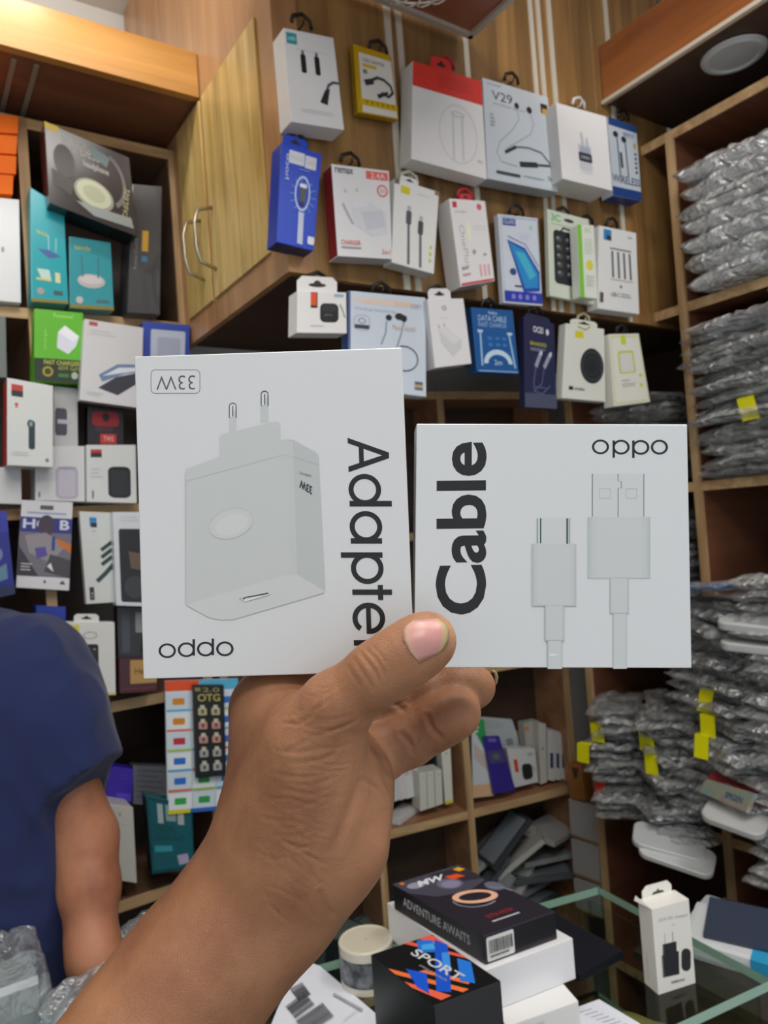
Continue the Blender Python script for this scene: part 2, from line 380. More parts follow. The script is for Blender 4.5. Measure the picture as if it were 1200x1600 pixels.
# ================================================================ BOXES ON THE PANEL
hookm = mat('1c1b1c', .35); 
def hook(px, py, yf, what, col=None, up=.012):
    """a wire peg fixed to the panel, its loop end showing above the box"""
    p = onY(px, py, PY-.014); f = Vector((p.x, PY-.018, p.z))
    r = root('display_hook', (p.x, PY-.001, p.z), 'wire display hook holding '+what, 'hook', None)
    mm = mat(col, .35) if col else hookm
    m = MB(); m.tube([(p.x, PY, p.z), f, f+Vector((0, -.002, .006))], .0016, mm, 6); m.build('peg', r, smooth=True)
    m = MB(); m.tube([(p.x-.018, PY-.012, p.z), (p.x-.015, PY-.014, p.z+.011), (p.x, PY-.016, p.z+.017), (p.x+.015, PY-.014, p.z+.011), (p.x+.018, PY-.012, p.z)], .0032, mm, 6); m.build('loop', r, smooth=True)
def hangtab(r, q, n, col, w=.35, h=.10, c=.5, hole='2a2623', depth=.0):
    f = bil(q); ext = (q[0]-q[3])
    P = lambda u, v: f(u, 0)+ext*v-n*(-.004)
    m = MB(); pts = []
    a, b = c-w/2, c+w/2
    for (u, v) in ((a, -.005), (b, -.005), (b, h*.7), (b-w*.12, h), (a+w*.12, h), (a, h*.7)): pts.append(P(u, v))
    vs = pts+[p+n*.001 for p in pts]; k = len(pts)
    m.add(vs, [tuple(range(k)), tuple(range(2*k-1, k-1, -1))]+[(i, (i+1) % k, k+(i+1) % k, k+i) for i in range(k)], mat(col, .45))
    t = m.build('hang_tab', r)
    pr = Print(lambda u, v: P(u, v), -n)
    pr.e(c, h*.45, w*.22, h*.13, hole); pr.e(c, h*.55, w*.09, h*.2, hole)
    pr.build(t, 'slot')
def hung(name, label, px, gap, th, col, art, **k):
    tabk = k.pop('tab', None); hk = k.pop('hook', None); cat = k.pop('cat', 'box')
    q = quadY(px, PY-gap-th)
    r, q, n, bd = carton(name, label, cat, q, th, col, art, **k)
    if tabk: hangtab(r, q, n, *tabk)
    if hk: hook(hk[0], hk[1], PY-gap-th, hk[2], *hk[3:])
    return r
GP = 'accessory boxes hung on the wood panel'
BK, GY, WH = '1e1f24', '8d9094', 'e9e9ea'

def a1(P):
    P.r(.04, .04, .24, .16, '2a9fa6'); P.tb('usb', .07, .07, .21, .12, 'd8f0f0'); P.r(.2, .20, .85, .205, 'c3c6ca')
    for u in (.33, .60):
        P.rr(u-.05, .25, u+.05, .45, .03, .02, '17181b'); P.r(u-.025, .21, u+.025, .25, '6d6a60')
    P.l([(1.0, .50), (.88, .50), (.78, .54), (.74, .6)], .004, '4a5264'); P.p([(.70, .6), (.80, .58), (.72, .76), (.58, .74)], '23252b')
    P.lines(.2, .84, .9, .89, 2, 'c9ccd2', .3)
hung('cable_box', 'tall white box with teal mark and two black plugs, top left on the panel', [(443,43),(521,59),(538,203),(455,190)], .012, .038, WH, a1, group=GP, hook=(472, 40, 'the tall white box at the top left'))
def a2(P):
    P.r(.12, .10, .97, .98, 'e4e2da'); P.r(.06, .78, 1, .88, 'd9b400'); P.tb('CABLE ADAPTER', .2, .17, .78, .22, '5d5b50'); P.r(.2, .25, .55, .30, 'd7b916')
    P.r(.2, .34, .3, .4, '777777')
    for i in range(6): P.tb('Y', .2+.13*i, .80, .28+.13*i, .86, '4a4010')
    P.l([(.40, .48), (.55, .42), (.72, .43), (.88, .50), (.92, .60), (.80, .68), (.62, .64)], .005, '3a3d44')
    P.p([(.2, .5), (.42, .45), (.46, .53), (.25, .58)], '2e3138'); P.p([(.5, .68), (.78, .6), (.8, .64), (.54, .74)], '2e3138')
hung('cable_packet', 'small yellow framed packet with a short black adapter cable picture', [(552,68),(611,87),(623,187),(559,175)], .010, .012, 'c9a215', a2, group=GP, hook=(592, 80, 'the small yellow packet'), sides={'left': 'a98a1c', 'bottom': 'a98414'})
def a3(P):
    P.r(0, 0, 1, .25, 'e0392f'); P.lines(.35, .06, .9, .20, 5, 'b02a25', .2)
    P.e(.62, .62, .27, .30, 'dcdde0', .255, riy=.287); P.l([(.55, .42), (.55, .9)], .003, 'd5d6da'); P.l([(.68, .42), (.68, .88)], .003, 'd5d6da')
    P.e(.62, .42, .10, .03, 'd2d4d8', .085, riy=.018); P.lines(.88, .83, .96, .86, 2, 'c9ccd0')
hung('neckband_box', 'large white box with a broad red top band on the panel', [(645,95),(752,127),(761,280),(643,248)], .010, .034, 'ededee', a3, group=GP, sides={'left': 'dededf', 'top': 'd63a32'}, tab=('d8362e', .3, .14, .42), hook=(698, 104, 'the white and red box', 'b02a25'))
def a4(P):
    P.tb('V29', .12, .10, .42, .19, '2b2e34'); P.tb('wireless sport', .12, .21, .6, .25, '8f98a4'); P.tb('sound', .06, .03, .25, .05, '555a60')
    P.r(.86, .09, .97, .19, '25262a'); P.r(.88, .14, .97, .2, 'd6a233')
    P.l([(.48, .2), (.5, .33), (.38, .46), (.2, .6), (.14, .72), (.2, .8), (.42, .82)], .0016, '9aa3ab')
    P.l([(.68, .22), (.72, .34), (.66, .45), (.48, .55), (.28, .66)], .0016, '9aa3ab')
    P.e(.48, .19, .035, .03, '1d2024'); P.e(.67, .20, .04, .035, '1d2024')
    P.l([(.26, .70), (.42, .62)], .006, '23262b'); P.l([(.42, .62), (.6, .60), (.8, .62), (.92, .72)], .003, '5a6068'); P.l([(.46, .79), (.72, .76)], .010, '2a2d33'); P.l([(.72, .76), (.93, .74)], .0045, '4a4f57')
    P.lines(.08, .34, .14, .48, 4, 'a0a8b0'); P.r(.12, .90, .45, .93, '3b4048'); P.tb('TWS', .86, .86, .96, .91, '555b63'); P.lines(.5, .9, .8, .92, 1, '9aa3ab')
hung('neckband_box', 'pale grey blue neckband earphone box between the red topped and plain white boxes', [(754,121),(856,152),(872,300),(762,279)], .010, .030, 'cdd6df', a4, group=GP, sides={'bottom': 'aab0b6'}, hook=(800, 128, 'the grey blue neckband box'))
def a5(P):
    P.rr(.36, .47, .62, .82, .04, .03, 'd3d5de'); P.rr(.39, .50, .60, .62, .02, .02, 'aeb4c8'); P.rr(.36, .58, .62, .70, .03, .02, '303441'); P.tb('LDNIO', .40, .62, .58, .66, 'dfe2ea')
    P.l([(.46, .5), (.44, .34)], .007, 'c4c7d4'); P.l([(.55, .5), (.54, .40)], .007, 'c4c7d4'); P.e(.44, .33, .03, .02, 'd0d2dc'); P.e(.54, .39, .03, .02, 'd0d2dc'); P.lines(.4, .84, .7, .86, 1, 'd3d5d8')
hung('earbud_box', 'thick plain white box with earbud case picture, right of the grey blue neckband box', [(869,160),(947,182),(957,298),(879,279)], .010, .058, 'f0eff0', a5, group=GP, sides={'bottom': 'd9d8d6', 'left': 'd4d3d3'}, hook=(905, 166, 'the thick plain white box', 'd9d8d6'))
def a6(P):
    P.r(0, 0, 1, .10, '24457e'); P.r(0, .88, 1, 1, '1d3f85'); P.tb('WIRELESS', .02, .72, .98, .82, '26355c', .01); P.tb('BEST', .5, .14, .9, .19, '2b4c8c')
    for (u, v) in ((.22, .2), (.5, .24)):
        P.e(u, v, .09, .04, '262b33'); P.l([(u+.04, v+.02), (u+.08, .72)], .004, '5d6772')
    P.l([(.36, .42), (.38, .62)], .007, '2f353f'); P.r(.84, .25, .92, .32, 'b5a43d')
    for v in (.38, .44, .5, .56, .62): P.r(.84, v, .92, v+.03, '46506a')
hung('earphone_box', 'blue and pale WIRELESS earphone box at the right end of the top row', [(950,182),(994,197),(1003,314),(958,305)], .008, .030, 'c3cdd8', a6, group=GP, sides={'top': '24457e', 'bottom': '1d3f85'}, hook=(975, 186, 'the blue WIRELESS box'))
def a7(P):
    P.rr(.20, .05, .58, .18, .02, .01, 'd9dbe2'); P.rr(.60, .06, .88, .19, .02, .01, 'd9dbe2'); P.tb('hoco', .25, .09, .53, .14, 'b8bed0'); P.tb('U60', .64, .1, .84, .15, 'b8bed0')
    for i in range(14):
        t = 2*math.pi*i/14; P.l([(.6+.2*math.cos(t), .48+.13*math.sin(t)), (.6+.34*math.cos(t), .48+.19*math.sin(t))], .0012, '6aa0e8')
    P.e(.58, .46, .20, .18, 'bccdf0', .16, riy=.155); P.rr(.50, .36, .68, .40, .03, .01, 'e8e8ee'); P.rr(.51, .40, .67, .54, .02, .02, '555b66'); P.rr(.53, .54, .65, .58, .02, .01, '333842')
    P.l([(.58, .65), (.60, .97)], .009, 'c2cbe6'); P.rr(.80, .87, .98, .95, .03, .02, 'dfe2ee'); P.t('hoco', (.12, .36), (0, -.26), (.1, 0), 'c8d2f0', .01); P.lines(.45, .22, .75, .24, 1, '7d9ae0')
hung('cable_box', 'bright blue box with a rounded top and braided cable picture at the panel edge', [(440,222),(503,241),(490,392),(432,378)], .008, .034, '1d47c4', a7, group=GP, sides={'bottom': '10204e', 'left': '1a3ea8'}, tab=('1d47c4', .6, .11, .36), hook=(464, 226, 'the bright blue box'))
def a8(P):
    P.tb('remax', .05, .03, .36, .09, '3a3f58', .02); P.r(.58, .03, .97, .12, 'e66a60'); P.tb('2.4A', .66, .045, .92, .105, 'f2d8d4', .01)
    P.e(.86, .24, .10, .07, 'dd7a74', .07, riy=.05); P.tb('33', .82, .22, .9, .26, 'c75b56')
    P.p([(.30, .42), (.62, .38), (.92, .48), (.92, .72), (.62, .76), (.30, .62)], 'dcdde4'); P.p([(.46, .50), (.84, .46), (.90, .64), (.54, .70)], 'cfd1dc'); P.p([(.22, .36), (.48, .34), (.62, .42), (.34, .46)], 'e6e6ec')
    P.l([(.14, .42), (.3, .64)], .004, 'b2b5be'); P.l([(.2, .3), (.2, .26)], .004, 'c5c7cf'); P.l([(.4, .28), (.4, .24)], .004, 'c5c7cf')
    P.tb('CHARGER', .07, .82, .42, .87, 'd96a64', .01); P.lines(.07, .89, .6, .93, 1, '9da0a8', .5); P.tb('2in1', .8, .90, .96, .95, 'd9605a')
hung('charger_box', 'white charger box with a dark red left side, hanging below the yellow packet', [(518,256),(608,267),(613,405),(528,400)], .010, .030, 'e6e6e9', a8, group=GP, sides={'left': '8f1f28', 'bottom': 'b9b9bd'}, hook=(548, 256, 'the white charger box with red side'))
def a9(P):
    P.r(.14, .06, .34, .15, 'd8d020'); P.r(0, 0, .1, .06, '6b6b66')
    for (u, v, c) in ((.34, .34, '52555c'), (.62, .42, '4a4d54')):
        P.l([(u, v+.12), (u+.04, .97)], .005, '686c72'); P.rr(u-.06, v, u+.06, v+.16, .03, .02, c); P.r(u-.04, v-.06, u+.04, v, 'b8bac0')
    for v in (.70, .78, .86): P.e(.88, v, .03, .025, 'cdd35a')
    P.lines(.5, .1, .9, .12, 1, 'd5d8dc'); P.r(.9, 0, 1, .05, '8b7a58')
hung('cable_box', 'white box with yellow mark and two grey upright cable plugs', [(617,278),(686,300),(678,428),(612,410)], .010, .026, 'e9eae8', a9, group=GP, sides={'bottom': 'c4c4c0'}, tab=('e2e3e1', .4, .08, .35), hook=(640, 284, 'the white cable box with yellow mark', 'cfc9b8'))
def a10(P):
    P.r(.06, .03, .18, .10, 'd8334a'); P.e(.8, .08, .07, .04, 'dc6472'); P.tb('charger', .1, .13, .45, .16, '8d8d92'); P.t('OnePlus', (.16, .30), (.06, .50), (.14, 0), 'b9babf')
    P.e(.42, .38, .05, .12, 'f4f3d8'); P.rr(.55, .3, .92, .36, .03, .01, 'e2e3e6'); P.tb('80W', .1, .78, .28, .82, '606066', .01); P.tb('super', .1, .86, .34, .90, 'd55a64', .01)
    for u in (.6, .72, .84): P.r(u, .78, u+.05, .92, 'e9a9b0')
    P.e(.5, .62, .05, .03, '9fb0a8'); P.e(.8, .66, .05, .02, 'b0b4b4'); P.r(.03, .965, .97, .99, 'd2434f')
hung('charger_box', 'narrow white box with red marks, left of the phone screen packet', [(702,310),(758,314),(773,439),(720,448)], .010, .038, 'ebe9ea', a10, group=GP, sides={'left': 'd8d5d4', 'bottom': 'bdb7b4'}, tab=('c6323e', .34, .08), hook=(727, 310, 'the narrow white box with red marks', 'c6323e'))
def a11(P):
    P.rr(.04, .02, .98, .98, .04, .03, '9fb0cc', .012); P.r(.1, .04, .42, .12, '2f4f9a'); P.tb('GLASS', .13, .055, .39, .1, 'dfe6f2'); P.e(.8, .12, .05, .03, 'a9d6c8'); P.lines(.5, .2, .8, .28, 3, 'c0cde0', .3)
    P.p([(.18, .28), (.62, .36), (.96, .62), (.94, .84), (.52, .86), (.34, .55)], '1f4db0'); P.p([(.22, .31), (.60, .39), (.92, .64), (.90, .80), (.56, .82), (.38, .54)], '2b8ed2'); P.p([(.36, .40), (.6, .42), (.86, .66), (.70, .72)], '48b8d8')
    P.l([(.20, .24), (.64, .32), (.95, .56)], .002, '7c8cc0'); P.e(.28, .64, .08, .04, '31508c'); P.r(.03, .86, .99, .98, '2b3fae'); P.r(.3, .79, .5, .81, '44506a')
    for u in (.25, .42, .60, .78): P.e(u, .92, .05, .03, '8c86e2')
hung('screen_protector_packet', 'clear edged packet showing a blue smartphone screen', [(778,334),(840,341),(848,478),(787,473)], .012, .012, 'd5dce8', a11, group=GP, hook=(808, 335, 'the blue smartphone packet'))
def a12(P):
    P.tb('3C', .08, .04, .30, .12, '58b86c', .02); P.lines(.08, .15, .6, .17, 1, 'a8b8a8'); P.e(.5, .08, .12, .02, '33352f')
    P.rr(.12, .22, .60, .84, .08, .05, '24262a'); P.l([(.28, .24), (.36, .18), (.52, .19), (.58, .24)], .004, '2c2e33')
    for i in range(5):
        for u in (.24, .46): P.e(u, .32+.1*i, .07, .035, '4a4d52'); P.e(u-.02, .31+.1*i, .025, .012, '9fa3a8')
hung('blister_pack', 'green and white blister card with a black ribbed gadget', [(855,326),(920,343),(928,476),(859,462)], .014, .010, 'd3dacb', a12, group=GP, hook=(880, 338, 'the green and white blister card'))
def a12b(P):
    P.r(0, 0, .24, 1, '7fc832'); P.tb('3C', .4, .04, .8, .10, '8fc860'); P.e(.62, .55, .2, .07, 'dcd446'); P.lines(.36, .2, .9, .42, 6, 'b9c6b0', .3); P.lines(.36, .7, .9, .86, 5, 'b9c6b0', .3)
hung('gadget_box', 'slim green and white box in front of the blister card with black gadget', [(902,351),(928,352),(934,467),(907,464)], .032, .02, 'e3e7df', a12b, group=GP, hook=(918, 350, 'the slim green and white box'))
def a13(P):
    P.r(.12, .03, .32, .16, '2a86c4'); P.r(.2, .1, .32, .16, '2b2f36'); P.r(.75, .07, .88, .09, 'aaaeb2'); P.rr(.28, .24, .84, .26, .01, .01, '7c8188')
    for i in range(4): P.l([(.34+.15*i, .28), (.36+.15*i, .60)], .0055, '4d5158')
    P.r(.3, .62, .86, .63, 'a6a9ae'); P.e(.55, .70, .025, .02, '55585e'); P.tb('USB-C', .3, .78, .52, .83, '55595f'); P.lines(.55, .78, .86, .84, 2, 'a8acb2'); P.r(.04, .80, .12, .92, '5a5246')
hung('cable_box', 'white box with blue mark and four dark cables, right end of middle row', [(936,352),(994,364),(999,491),(934,482)], .008, .028, 'e6e7e6', a13, group=GP, hook=(957, 354, 'the white box with four dark cables'))
def a14(P):
    P.r(.26, .02, .40, .40, '1f1f22'); P.r(.26, .03, .38, .34, 'e05322'); P.rr(.45, .28, .83, .74, .10, .12, '1b1c20'); P.rr(.49, .31, .79, .48, .08, .08, '2c2e34'); P.tb('pro', .55, .55, .7, .59, '8a8c92'); P.l([(.86, .3), (.92, .46), (.96, .62)], .003, '9ea2a0'); P.r(.74, .05, .94, .12, '9cb4cc'); P.lines(.26, .82, .62, .87, 1, 'b9bbbf')
r14 = hung('earbud_case_box', 'small white box with an orange strip and black earbud case, bottom left of the panel', [(465,454),(541,457),(542,521),(464,520)], .006, .03, 'e8e7e6', a14, group=GP, tab=('e8e7e6', .82, .38, .42), hook=(497, 443, 'the small white earbud case box'))
def a15(P):
    P.r(0, 0, .02, 1, '38559a'); P.e(.5, .09, .45, .03, 'e2c8b8'); P.tb('Sport Neckband', .06, .05, .56, .13, 'e8ded8'); P.tb('Wireless Earphones', .06, .16, .6, .2, '9aa6ba'); P.tb('HIFI', .8, .08, .93, .13, '7a98d0')
    P.rr(.06, .24, .26, .40, .08, .05, '9098a8', (.006, .004)); P.r(.07, .34, .25, .38, '3f4450'); P.e(.16, .30, .05, .03, '9098a8', .035)
    P.l([(.47, .28), (.46, .4), (.40, .52)], .0025, '8b94a4'); P.l([(.70, .26), (.66, .4), (.60, .54)], .0025, '8b94a4'); P.e(.50, .24, .04, .03, '20242c'); P.e(.64, .22, .06, .035, '20242c'); P.e(.70, .235, .04, .035, '20242c')
    P.e(.70, .64, .19, .13, '4b5567', .175, a0=-110, a1=130, riy=.118); P.r(.84, .86, .95, .94, '52648c'); P.r(.84, .89, .95, .92, 'c4a960'); P.tb('Music Sound', .55, .30, .85, .36, 'd8c4ba')
hung('neckband_box', 'pale blue neckband earphone box half hidden behind the adapter box', [(545,454),(665,465),(666,620),(545,606)], .006, .022, 'd0dae6', a15, group=GP, sides={'left': '2d4a90'}, hook=(596, 458, 'the pale blue neckband box'))
def a16(P):
    P.e(.42, .14, .06, .035, 'd6604c', .035, a0=180, a1=300); P.e(.42, .14, .06, .035, '4f8ad0', .035, a0=-60, a1=60); P.e(.42, .14, .06, .035, '5ea86c', .035, a0=60, a1=180); P.lines(.28, .28, .6, .31, 1, 'd8d8da')
    P.p([(.20, .46), (.44, .42), (.80, .62), (.78, .74), (.52, .86), (.24, .64)], 'd4d5d8'); P.p([(.20, .46), (.44, .42), (.80, .62), (.56, .68)], 'e0e1e3')
    P.l([(.24, .44), (.2, .38)], .003, 'c2c3c6'); P.l([(.38, .42), (.35, .36)], .003, 'c2c3c6')
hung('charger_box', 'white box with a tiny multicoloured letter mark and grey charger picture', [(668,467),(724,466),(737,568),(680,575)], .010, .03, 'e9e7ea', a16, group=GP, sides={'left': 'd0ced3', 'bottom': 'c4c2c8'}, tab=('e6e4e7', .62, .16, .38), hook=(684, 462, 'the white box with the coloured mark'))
def a17(P):
    P.tb('hoco', .40, .03, .6, .09, 'cfe0ee'); P.tb('DATA CABLE', .14, .11, .82, .20, 'a5c4e0', .01); P.tb('FAST CHARGE', .14, .22, .8, .29, 'a5c4e0'); P.r(.1, .34, .22, .38, 'c8dcec'); P.r(.8, .36, .92, .40, 'c8dcec')
    P.l([(.16, .36), (.14, .9)], .004, '9cc4e4'); P.l([(.84, .38), (.92, .92)], .004, '9cc4e4')
    for v in (.44, .54): 
        for u in (.32, .5, .66): P.rr(u, v, u+.1, v+.05, .01, .01, '3a7ac0')
    P.e(.52, .86, .34, .22, 'c4dcf0', .24, a0=180, a1=360, riy=.14); P.tb('2m', .42, .8, .6, .88, 'c8e0f2'); P.r(.04, .97, .96, .99, '8ab0d8')
hung('cable_box', 'mid blue box with a white arch of cable, right of the white charger box', [(736,480),(801,485),(811,584),(745,581)], .010, .022, '1f5a9c', a17, group=GP, sides={'left': '17406c'}, hook=(764, 482, 'the mid blue cable box'))
def a18(P):
    P.tb('OCEI', .3, .08, .62, .15, 'd8dae0', .02); P.e(.76, .12, .05, .035, 'd8dae0'); P.tb('BRAIDED', .2, .26, .72, .30, 'c0bc3c', .01); P.lines(.2, .33, .7, .37, 2, '8d90a8')
    for (x0, x1) in ((.52, .36), (.82, .62)):
        P.l([(x0, .38), (x1, .54)], .008, '9aa0b4'); P.l([(x0+.03, .35), (x0, .4)], .006, 'cfd4e0'); P.l([(x1, .54), (x1-.08, .72), (.3, .82), (.55, .84), (.8, .74)], .0025, '5b6180')
    P.r(.0, .84, 1, 1, '4a5068'); P.lines(.3, .76, .8, .8, 1, '4c5274')
hung('cable_packet', 'long dark navy packet with a silver plugged cable in the lowest row', [(818,494),(866,506),(870,639),(820,636)], .008, .014, '262a4e', a18, group=GP, tab=('23274a', .8, .06), hook=(836, 492, 'the dark navy packet'))
def a19(P):
    P.r(.24, .08, .46, .17, 'd6ce2a'); P.e(.68, .53, .29, .24, '23262b'); P.e(.68, .53, .25, .205, '3a3e44', .22, riy=.18); P.e(.68, .53, .16, .13, '34373d', .14, riy=.11); P.r(.14, .83, .24, .88, '24262a'); P.tb('wireless', .26, .83, .5, .88, '4a4c52', .01)
    P.l([(.3, .02), (.5, .05), (.62, .0)], .004, 'b8b078')
hung('wireless_charger_box', 'white box with a large black round pad and yellow mark', [(884,505),(944,514),(946,628),(878,622)], .008, .018, 'dfe0d8', a19, group=GP, tab=('dadbd0', .7, .09), hook=(912, 503, 'the box with the black round pad', 'cfc9a8'))
def a20(P):
    P.r(.36, .02, .52, .15, 'ccd42a'); P.rr(.22, .24, .72, .56, .05, .04, 'c9d05c'); P.rr(.27, .27, .67, .54, .04, .03, 'dcdcd8'); P.tb('magnetic', .26, .64, .5, .68, '7c7c7c'); P.lines(.26, .70, .7, .76, 2, 'b6b6b2'); P.e(.84, .6, .05, .03, 'd0d840'); P.e(.82, .74, .05, .03, 'd0d840'); P.rr(.03, .03, .97, .97, .04, .03, 'd5d98a', .015)
hung('phone_case_box', 'white box with a yellow framed window, lowest right on the panel', [(952,522),(998,521),(1016,628),(960,635)], .008, .026, 'e6e5da', a20, group=GP, hook=(972, 521, 'the box with the yellow framed window'))

# ================================================================ LEFT SHELF GOODS
def shelfbox(name, label, px, yf, th, col, art, **k):
    cat = k.pop('cat', 'box'); q = quadY(px, yf)
    return carton(name, label, cat, q, th, col, art, **k)
def l1(P):
    P.p([(0, 0), (.16, 0), (.15, .08), (0, .08)], 'c2a832'); P.tb('Wireless', .18, .07, .62, .24, 'a9a6a4'); P.tb('headphone', .42, .28, .72, .38, 'b7b2b0', .01)
    P.p([(.5, .06), (.75, .12), (.7, .26), (.55, .2)], '6d8286'); P.e(.66, .42, .26, .36, '6f6a68', .22, a0=-70, a1=60, riy=.3)
    P.e(.52, .68, .23, .19, '8f8c80'); P.e(.52, .67, .20, .16, 'b9bda4'); P.e(.52, .67, .13, .10, 'a6aa90'); P.e(.2, .4, .12, .2, '4f4c4c'); P.t('Everest', (.84, .82), (.06, -.4), (.09, .02), 'a8a278')
    P.p([(.3, .84), (.95, .80), (.97, .92), (.5, .95)], '8c9292'); P.p([(.05, .55), (.3, .62), (.25, .8), (.06, .75)], '45403f')  # pale grey lower patch: shrink wrap highlight painted in with the artwork
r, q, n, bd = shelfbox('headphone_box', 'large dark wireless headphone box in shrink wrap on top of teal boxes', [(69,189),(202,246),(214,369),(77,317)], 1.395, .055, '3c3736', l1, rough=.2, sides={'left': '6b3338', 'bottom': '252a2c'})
def l2(P):
    P.tb('tenda', .16, .34, .5, .38, 'c8b848', .01); P.p([(.18, .52), (.5, .50), (.85, .53), (.5, .58)], '3f5f9a'); P.l([(.5, .5), (.5, .36)], .002, '8fc4cc'); P.l([(.7, .5), (.72, .36)], .002, '8fc4cc')
    P.p([(.16, .70), (.5, .69), (.55, .78), (.3, .8)], 'bfd8ce'); P.r(.14, .78, .55, .8, 'c8c87a'); P.r(.66, .70, .8, .8, 'd6d2a0'); P.e(.25, .90, .1, .03, 'a89898'); P.r(.6, .88, .85, .92, '3d5458'); P.r(0, .97, 1, 1, '8a7a2a')
shelfbox('router_box', 'tall turquoise wifi router box standing left under the headphone box', [(47,292),(100,325),(107,475),(49,471)], 1.425, .05, '28a3b0', l2, rough=.25)
def l3(P):
    P.tb('tenda', .12, .10, .5, .17, 'b8ac4a', .01); P.e(.5, .60, .32, .1, 'b9b4b8'); P.e(.5, .58, .26, .06, 'cac6c8'); P.l([(.3, .55), (.28, .25)], .0025, '3a6c78'); P.l([(.66, .55), (.68, .25)], .0025, '3a6c78')
    P.e(.22, .88, .08, .05, 'c2b8b4'); P.r(.6, .86, .9, .9, '4a6c74'); P.r(0, .95, 1, 1, '8a7a2a')
shelfbox('router_box', 'short teal wifi router box with a pale oval device picture', [(108,369),(173,379),(178,485),(109,481)], 1.43, .05, '3a98a4', l3, rough=.22)
def l4(P):
    P.r(.38, .36, .58, .52, 'c89b30'); P.r(.38, .56, .56, .60, '3a7fae'); P.t('headset', (.24, .66), (0, -.24), (-.12, 0), '8a8c90')
shelfbox('headset_box', 'tall charcoal box in shiny shrink wrap beside the teal boxes', [(207,287),(253,291),(250,492),(199,488)], 1.43, .07, '45474d', l4, rough=.15, sides={'top': '7d7f84'})
GO = 'stacked orange boxes at the upper left edge'
for i, (t, b, xr) in enumerate(((181, 209, 29), (212, 241, 27), (244, 272, 26), (274, 304, 21))):
    shelfbox('orange_box', 'flat orange box, %s of the stack of four at the left edge' % ('topmost', 'second from the top', 'third from the top', 'lowest')[i], [(-75, t-8), (xr, t), (xr-1, b), (-75, b-7)], 1.45, .12, 'ff7400', None, group=GO, rough=.7)
def l5w(P): P.e(.55, .5, .04, .03, '9a9a9c'); P.r(0, 0, .08, 1, 'ea7a2c')
shelfbox('phone_box', 'white upright box with an orange left edge below the orange boxes', [(-30,306),(30,312),(33,473),(-30,468)], 1.45, .10, 'dcdde0', l5w)
def l5(P):
    P.tb('Powered', .38, .04, .78, .10, 'a8e878'); P.p([(.48, .30), (.62, .20), (.92, .34), (.86, .48), (.70, .60), (.46, .52)], 'dfe0f0'); P.p([(.48, .30), (.62, .20), (.92, .34), (.80, .42)], 'f0f0fa'); P.t('charge', (.26, .56), (0, -.28), (-.08, 0), '9be068')
    P.r(0, .68, 1, 1, '22301f'); P.tb('FAST CHARGER', .2, .70, .94, .76, 'c8c85a', .01); P.tb('65W GaN', .5, .77, .94, .83, 'a9b45a'); P.e(.28, .86, .11, .07, 'a89c3c'); P.e(.28, .86, .07, .045, '3a3f20'); P.r(.5, .88, .72, .93, '3c7a3c'); P.e(.84, .9, .07, .05, 'a8b8a8')
shelfbox('charger_box', 'lime green and black fast charger box on the left shelves', [(54,482),(130,489),(128,599),(53,595)], 1.43, .05, '62b92c', l5, sides={'top': '8ddc50'})
def l6(P):
    P.r(.08, .02, .22, .07, 'b05252'); P.lines(.1, .12, .6, .2, 2, 'bcbcc2', .3)
    P.p([(.28, .66), (.58, .50), (1.0, .46), (1.0, .56), (.72, .60), (.34, .74)], '6f86a8'); P.p([(.34, .67), (.60, .54), (1.0, .50), (.98, .54), (.66, .60)], 'dde2ec'); P.p([(.28, .82), (.56, .66), (.98, .56), (1.0, .66), (.6, .88)], '3a3a44'); P.lines(.1, .88, .4, .93, 2, 'c4c4c8')
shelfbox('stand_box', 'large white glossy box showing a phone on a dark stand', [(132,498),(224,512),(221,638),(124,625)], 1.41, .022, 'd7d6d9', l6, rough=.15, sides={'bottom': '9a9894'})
def l6b(P): P.rr(.16, .1, .9, .98, .03, .03, 'bfc7da'); P.rr(.3, .2, .8, .9, .03, .03, 'a9b1c8')
shelfbox('tablet_case_box', 'blue rimmed pale box peeking out above the adapter box', [(224,502),(297,508),(294,620),(222,614)], 1.43, .03, '3550b0', l6b)
def l7(P):
    P.r(.09, .06, .34, .16, 'c23a34'); P.r(.09, .13, .34, .20, '2a2c30'); P.e(.20, .29, .04, .02, 'd05450'); P.e(.20, .32, .03, .01, 'd05450')
    P.rr(.46, .46, .60, .80, .05, .03, '253c46'); P.e(.50, .50, .07, .05, '2c4650'); P.e(.51, .50, .04, .03, '8fa0a6'); P.r(.83, .90, .9, .94, '777a7c'); P.lines(.1, .84, .5, .9, 2, 'b8bcbc', .3)
shelfbox('speaker_box', 'white box with a red spine and dark clip speaker at the left edge', [(11,590),(83,603),(83,730),(11,727)], 1.40, .055, 'd9dcdb', l7, sides={'left': 'd83a34'})
def l8(P): P.rr(.05, .36, .55, .82, .1, .08, '4c4656'); P.r(.15, .55, .7, .62, 'b9b7bc'); P.lines(.5, .1, .9, .2, 3, 'b8b8b8')
shelfbox('earbud_case_box', 'pale grey box with a dark oval earbud case behind the red spine box', [(84,603),(121,607),(122,698),(84,697)], 1.45, .03, 'bdbcbd', l8)
def l9(P): P.rr(.12, .14, .86, .52, .14, .1, 'a8242c'); P.e(.5, .28, .1, .12, '2e1a1e'); P.r(.34, .72, .78, .98, 'c6362c'); P.tb('TWS', .42, .78, .7, .92, 'e8c8c0'); P.rr(.2, .54, .7, .66, .1, .05, '4a2a3c')
shelfbox('earbud_box', 'dark box with a red shape on it above the black speaker box', [(137,633),(193,638),(194,695),(137,694)], 1.45, .03, '241c22', l9)
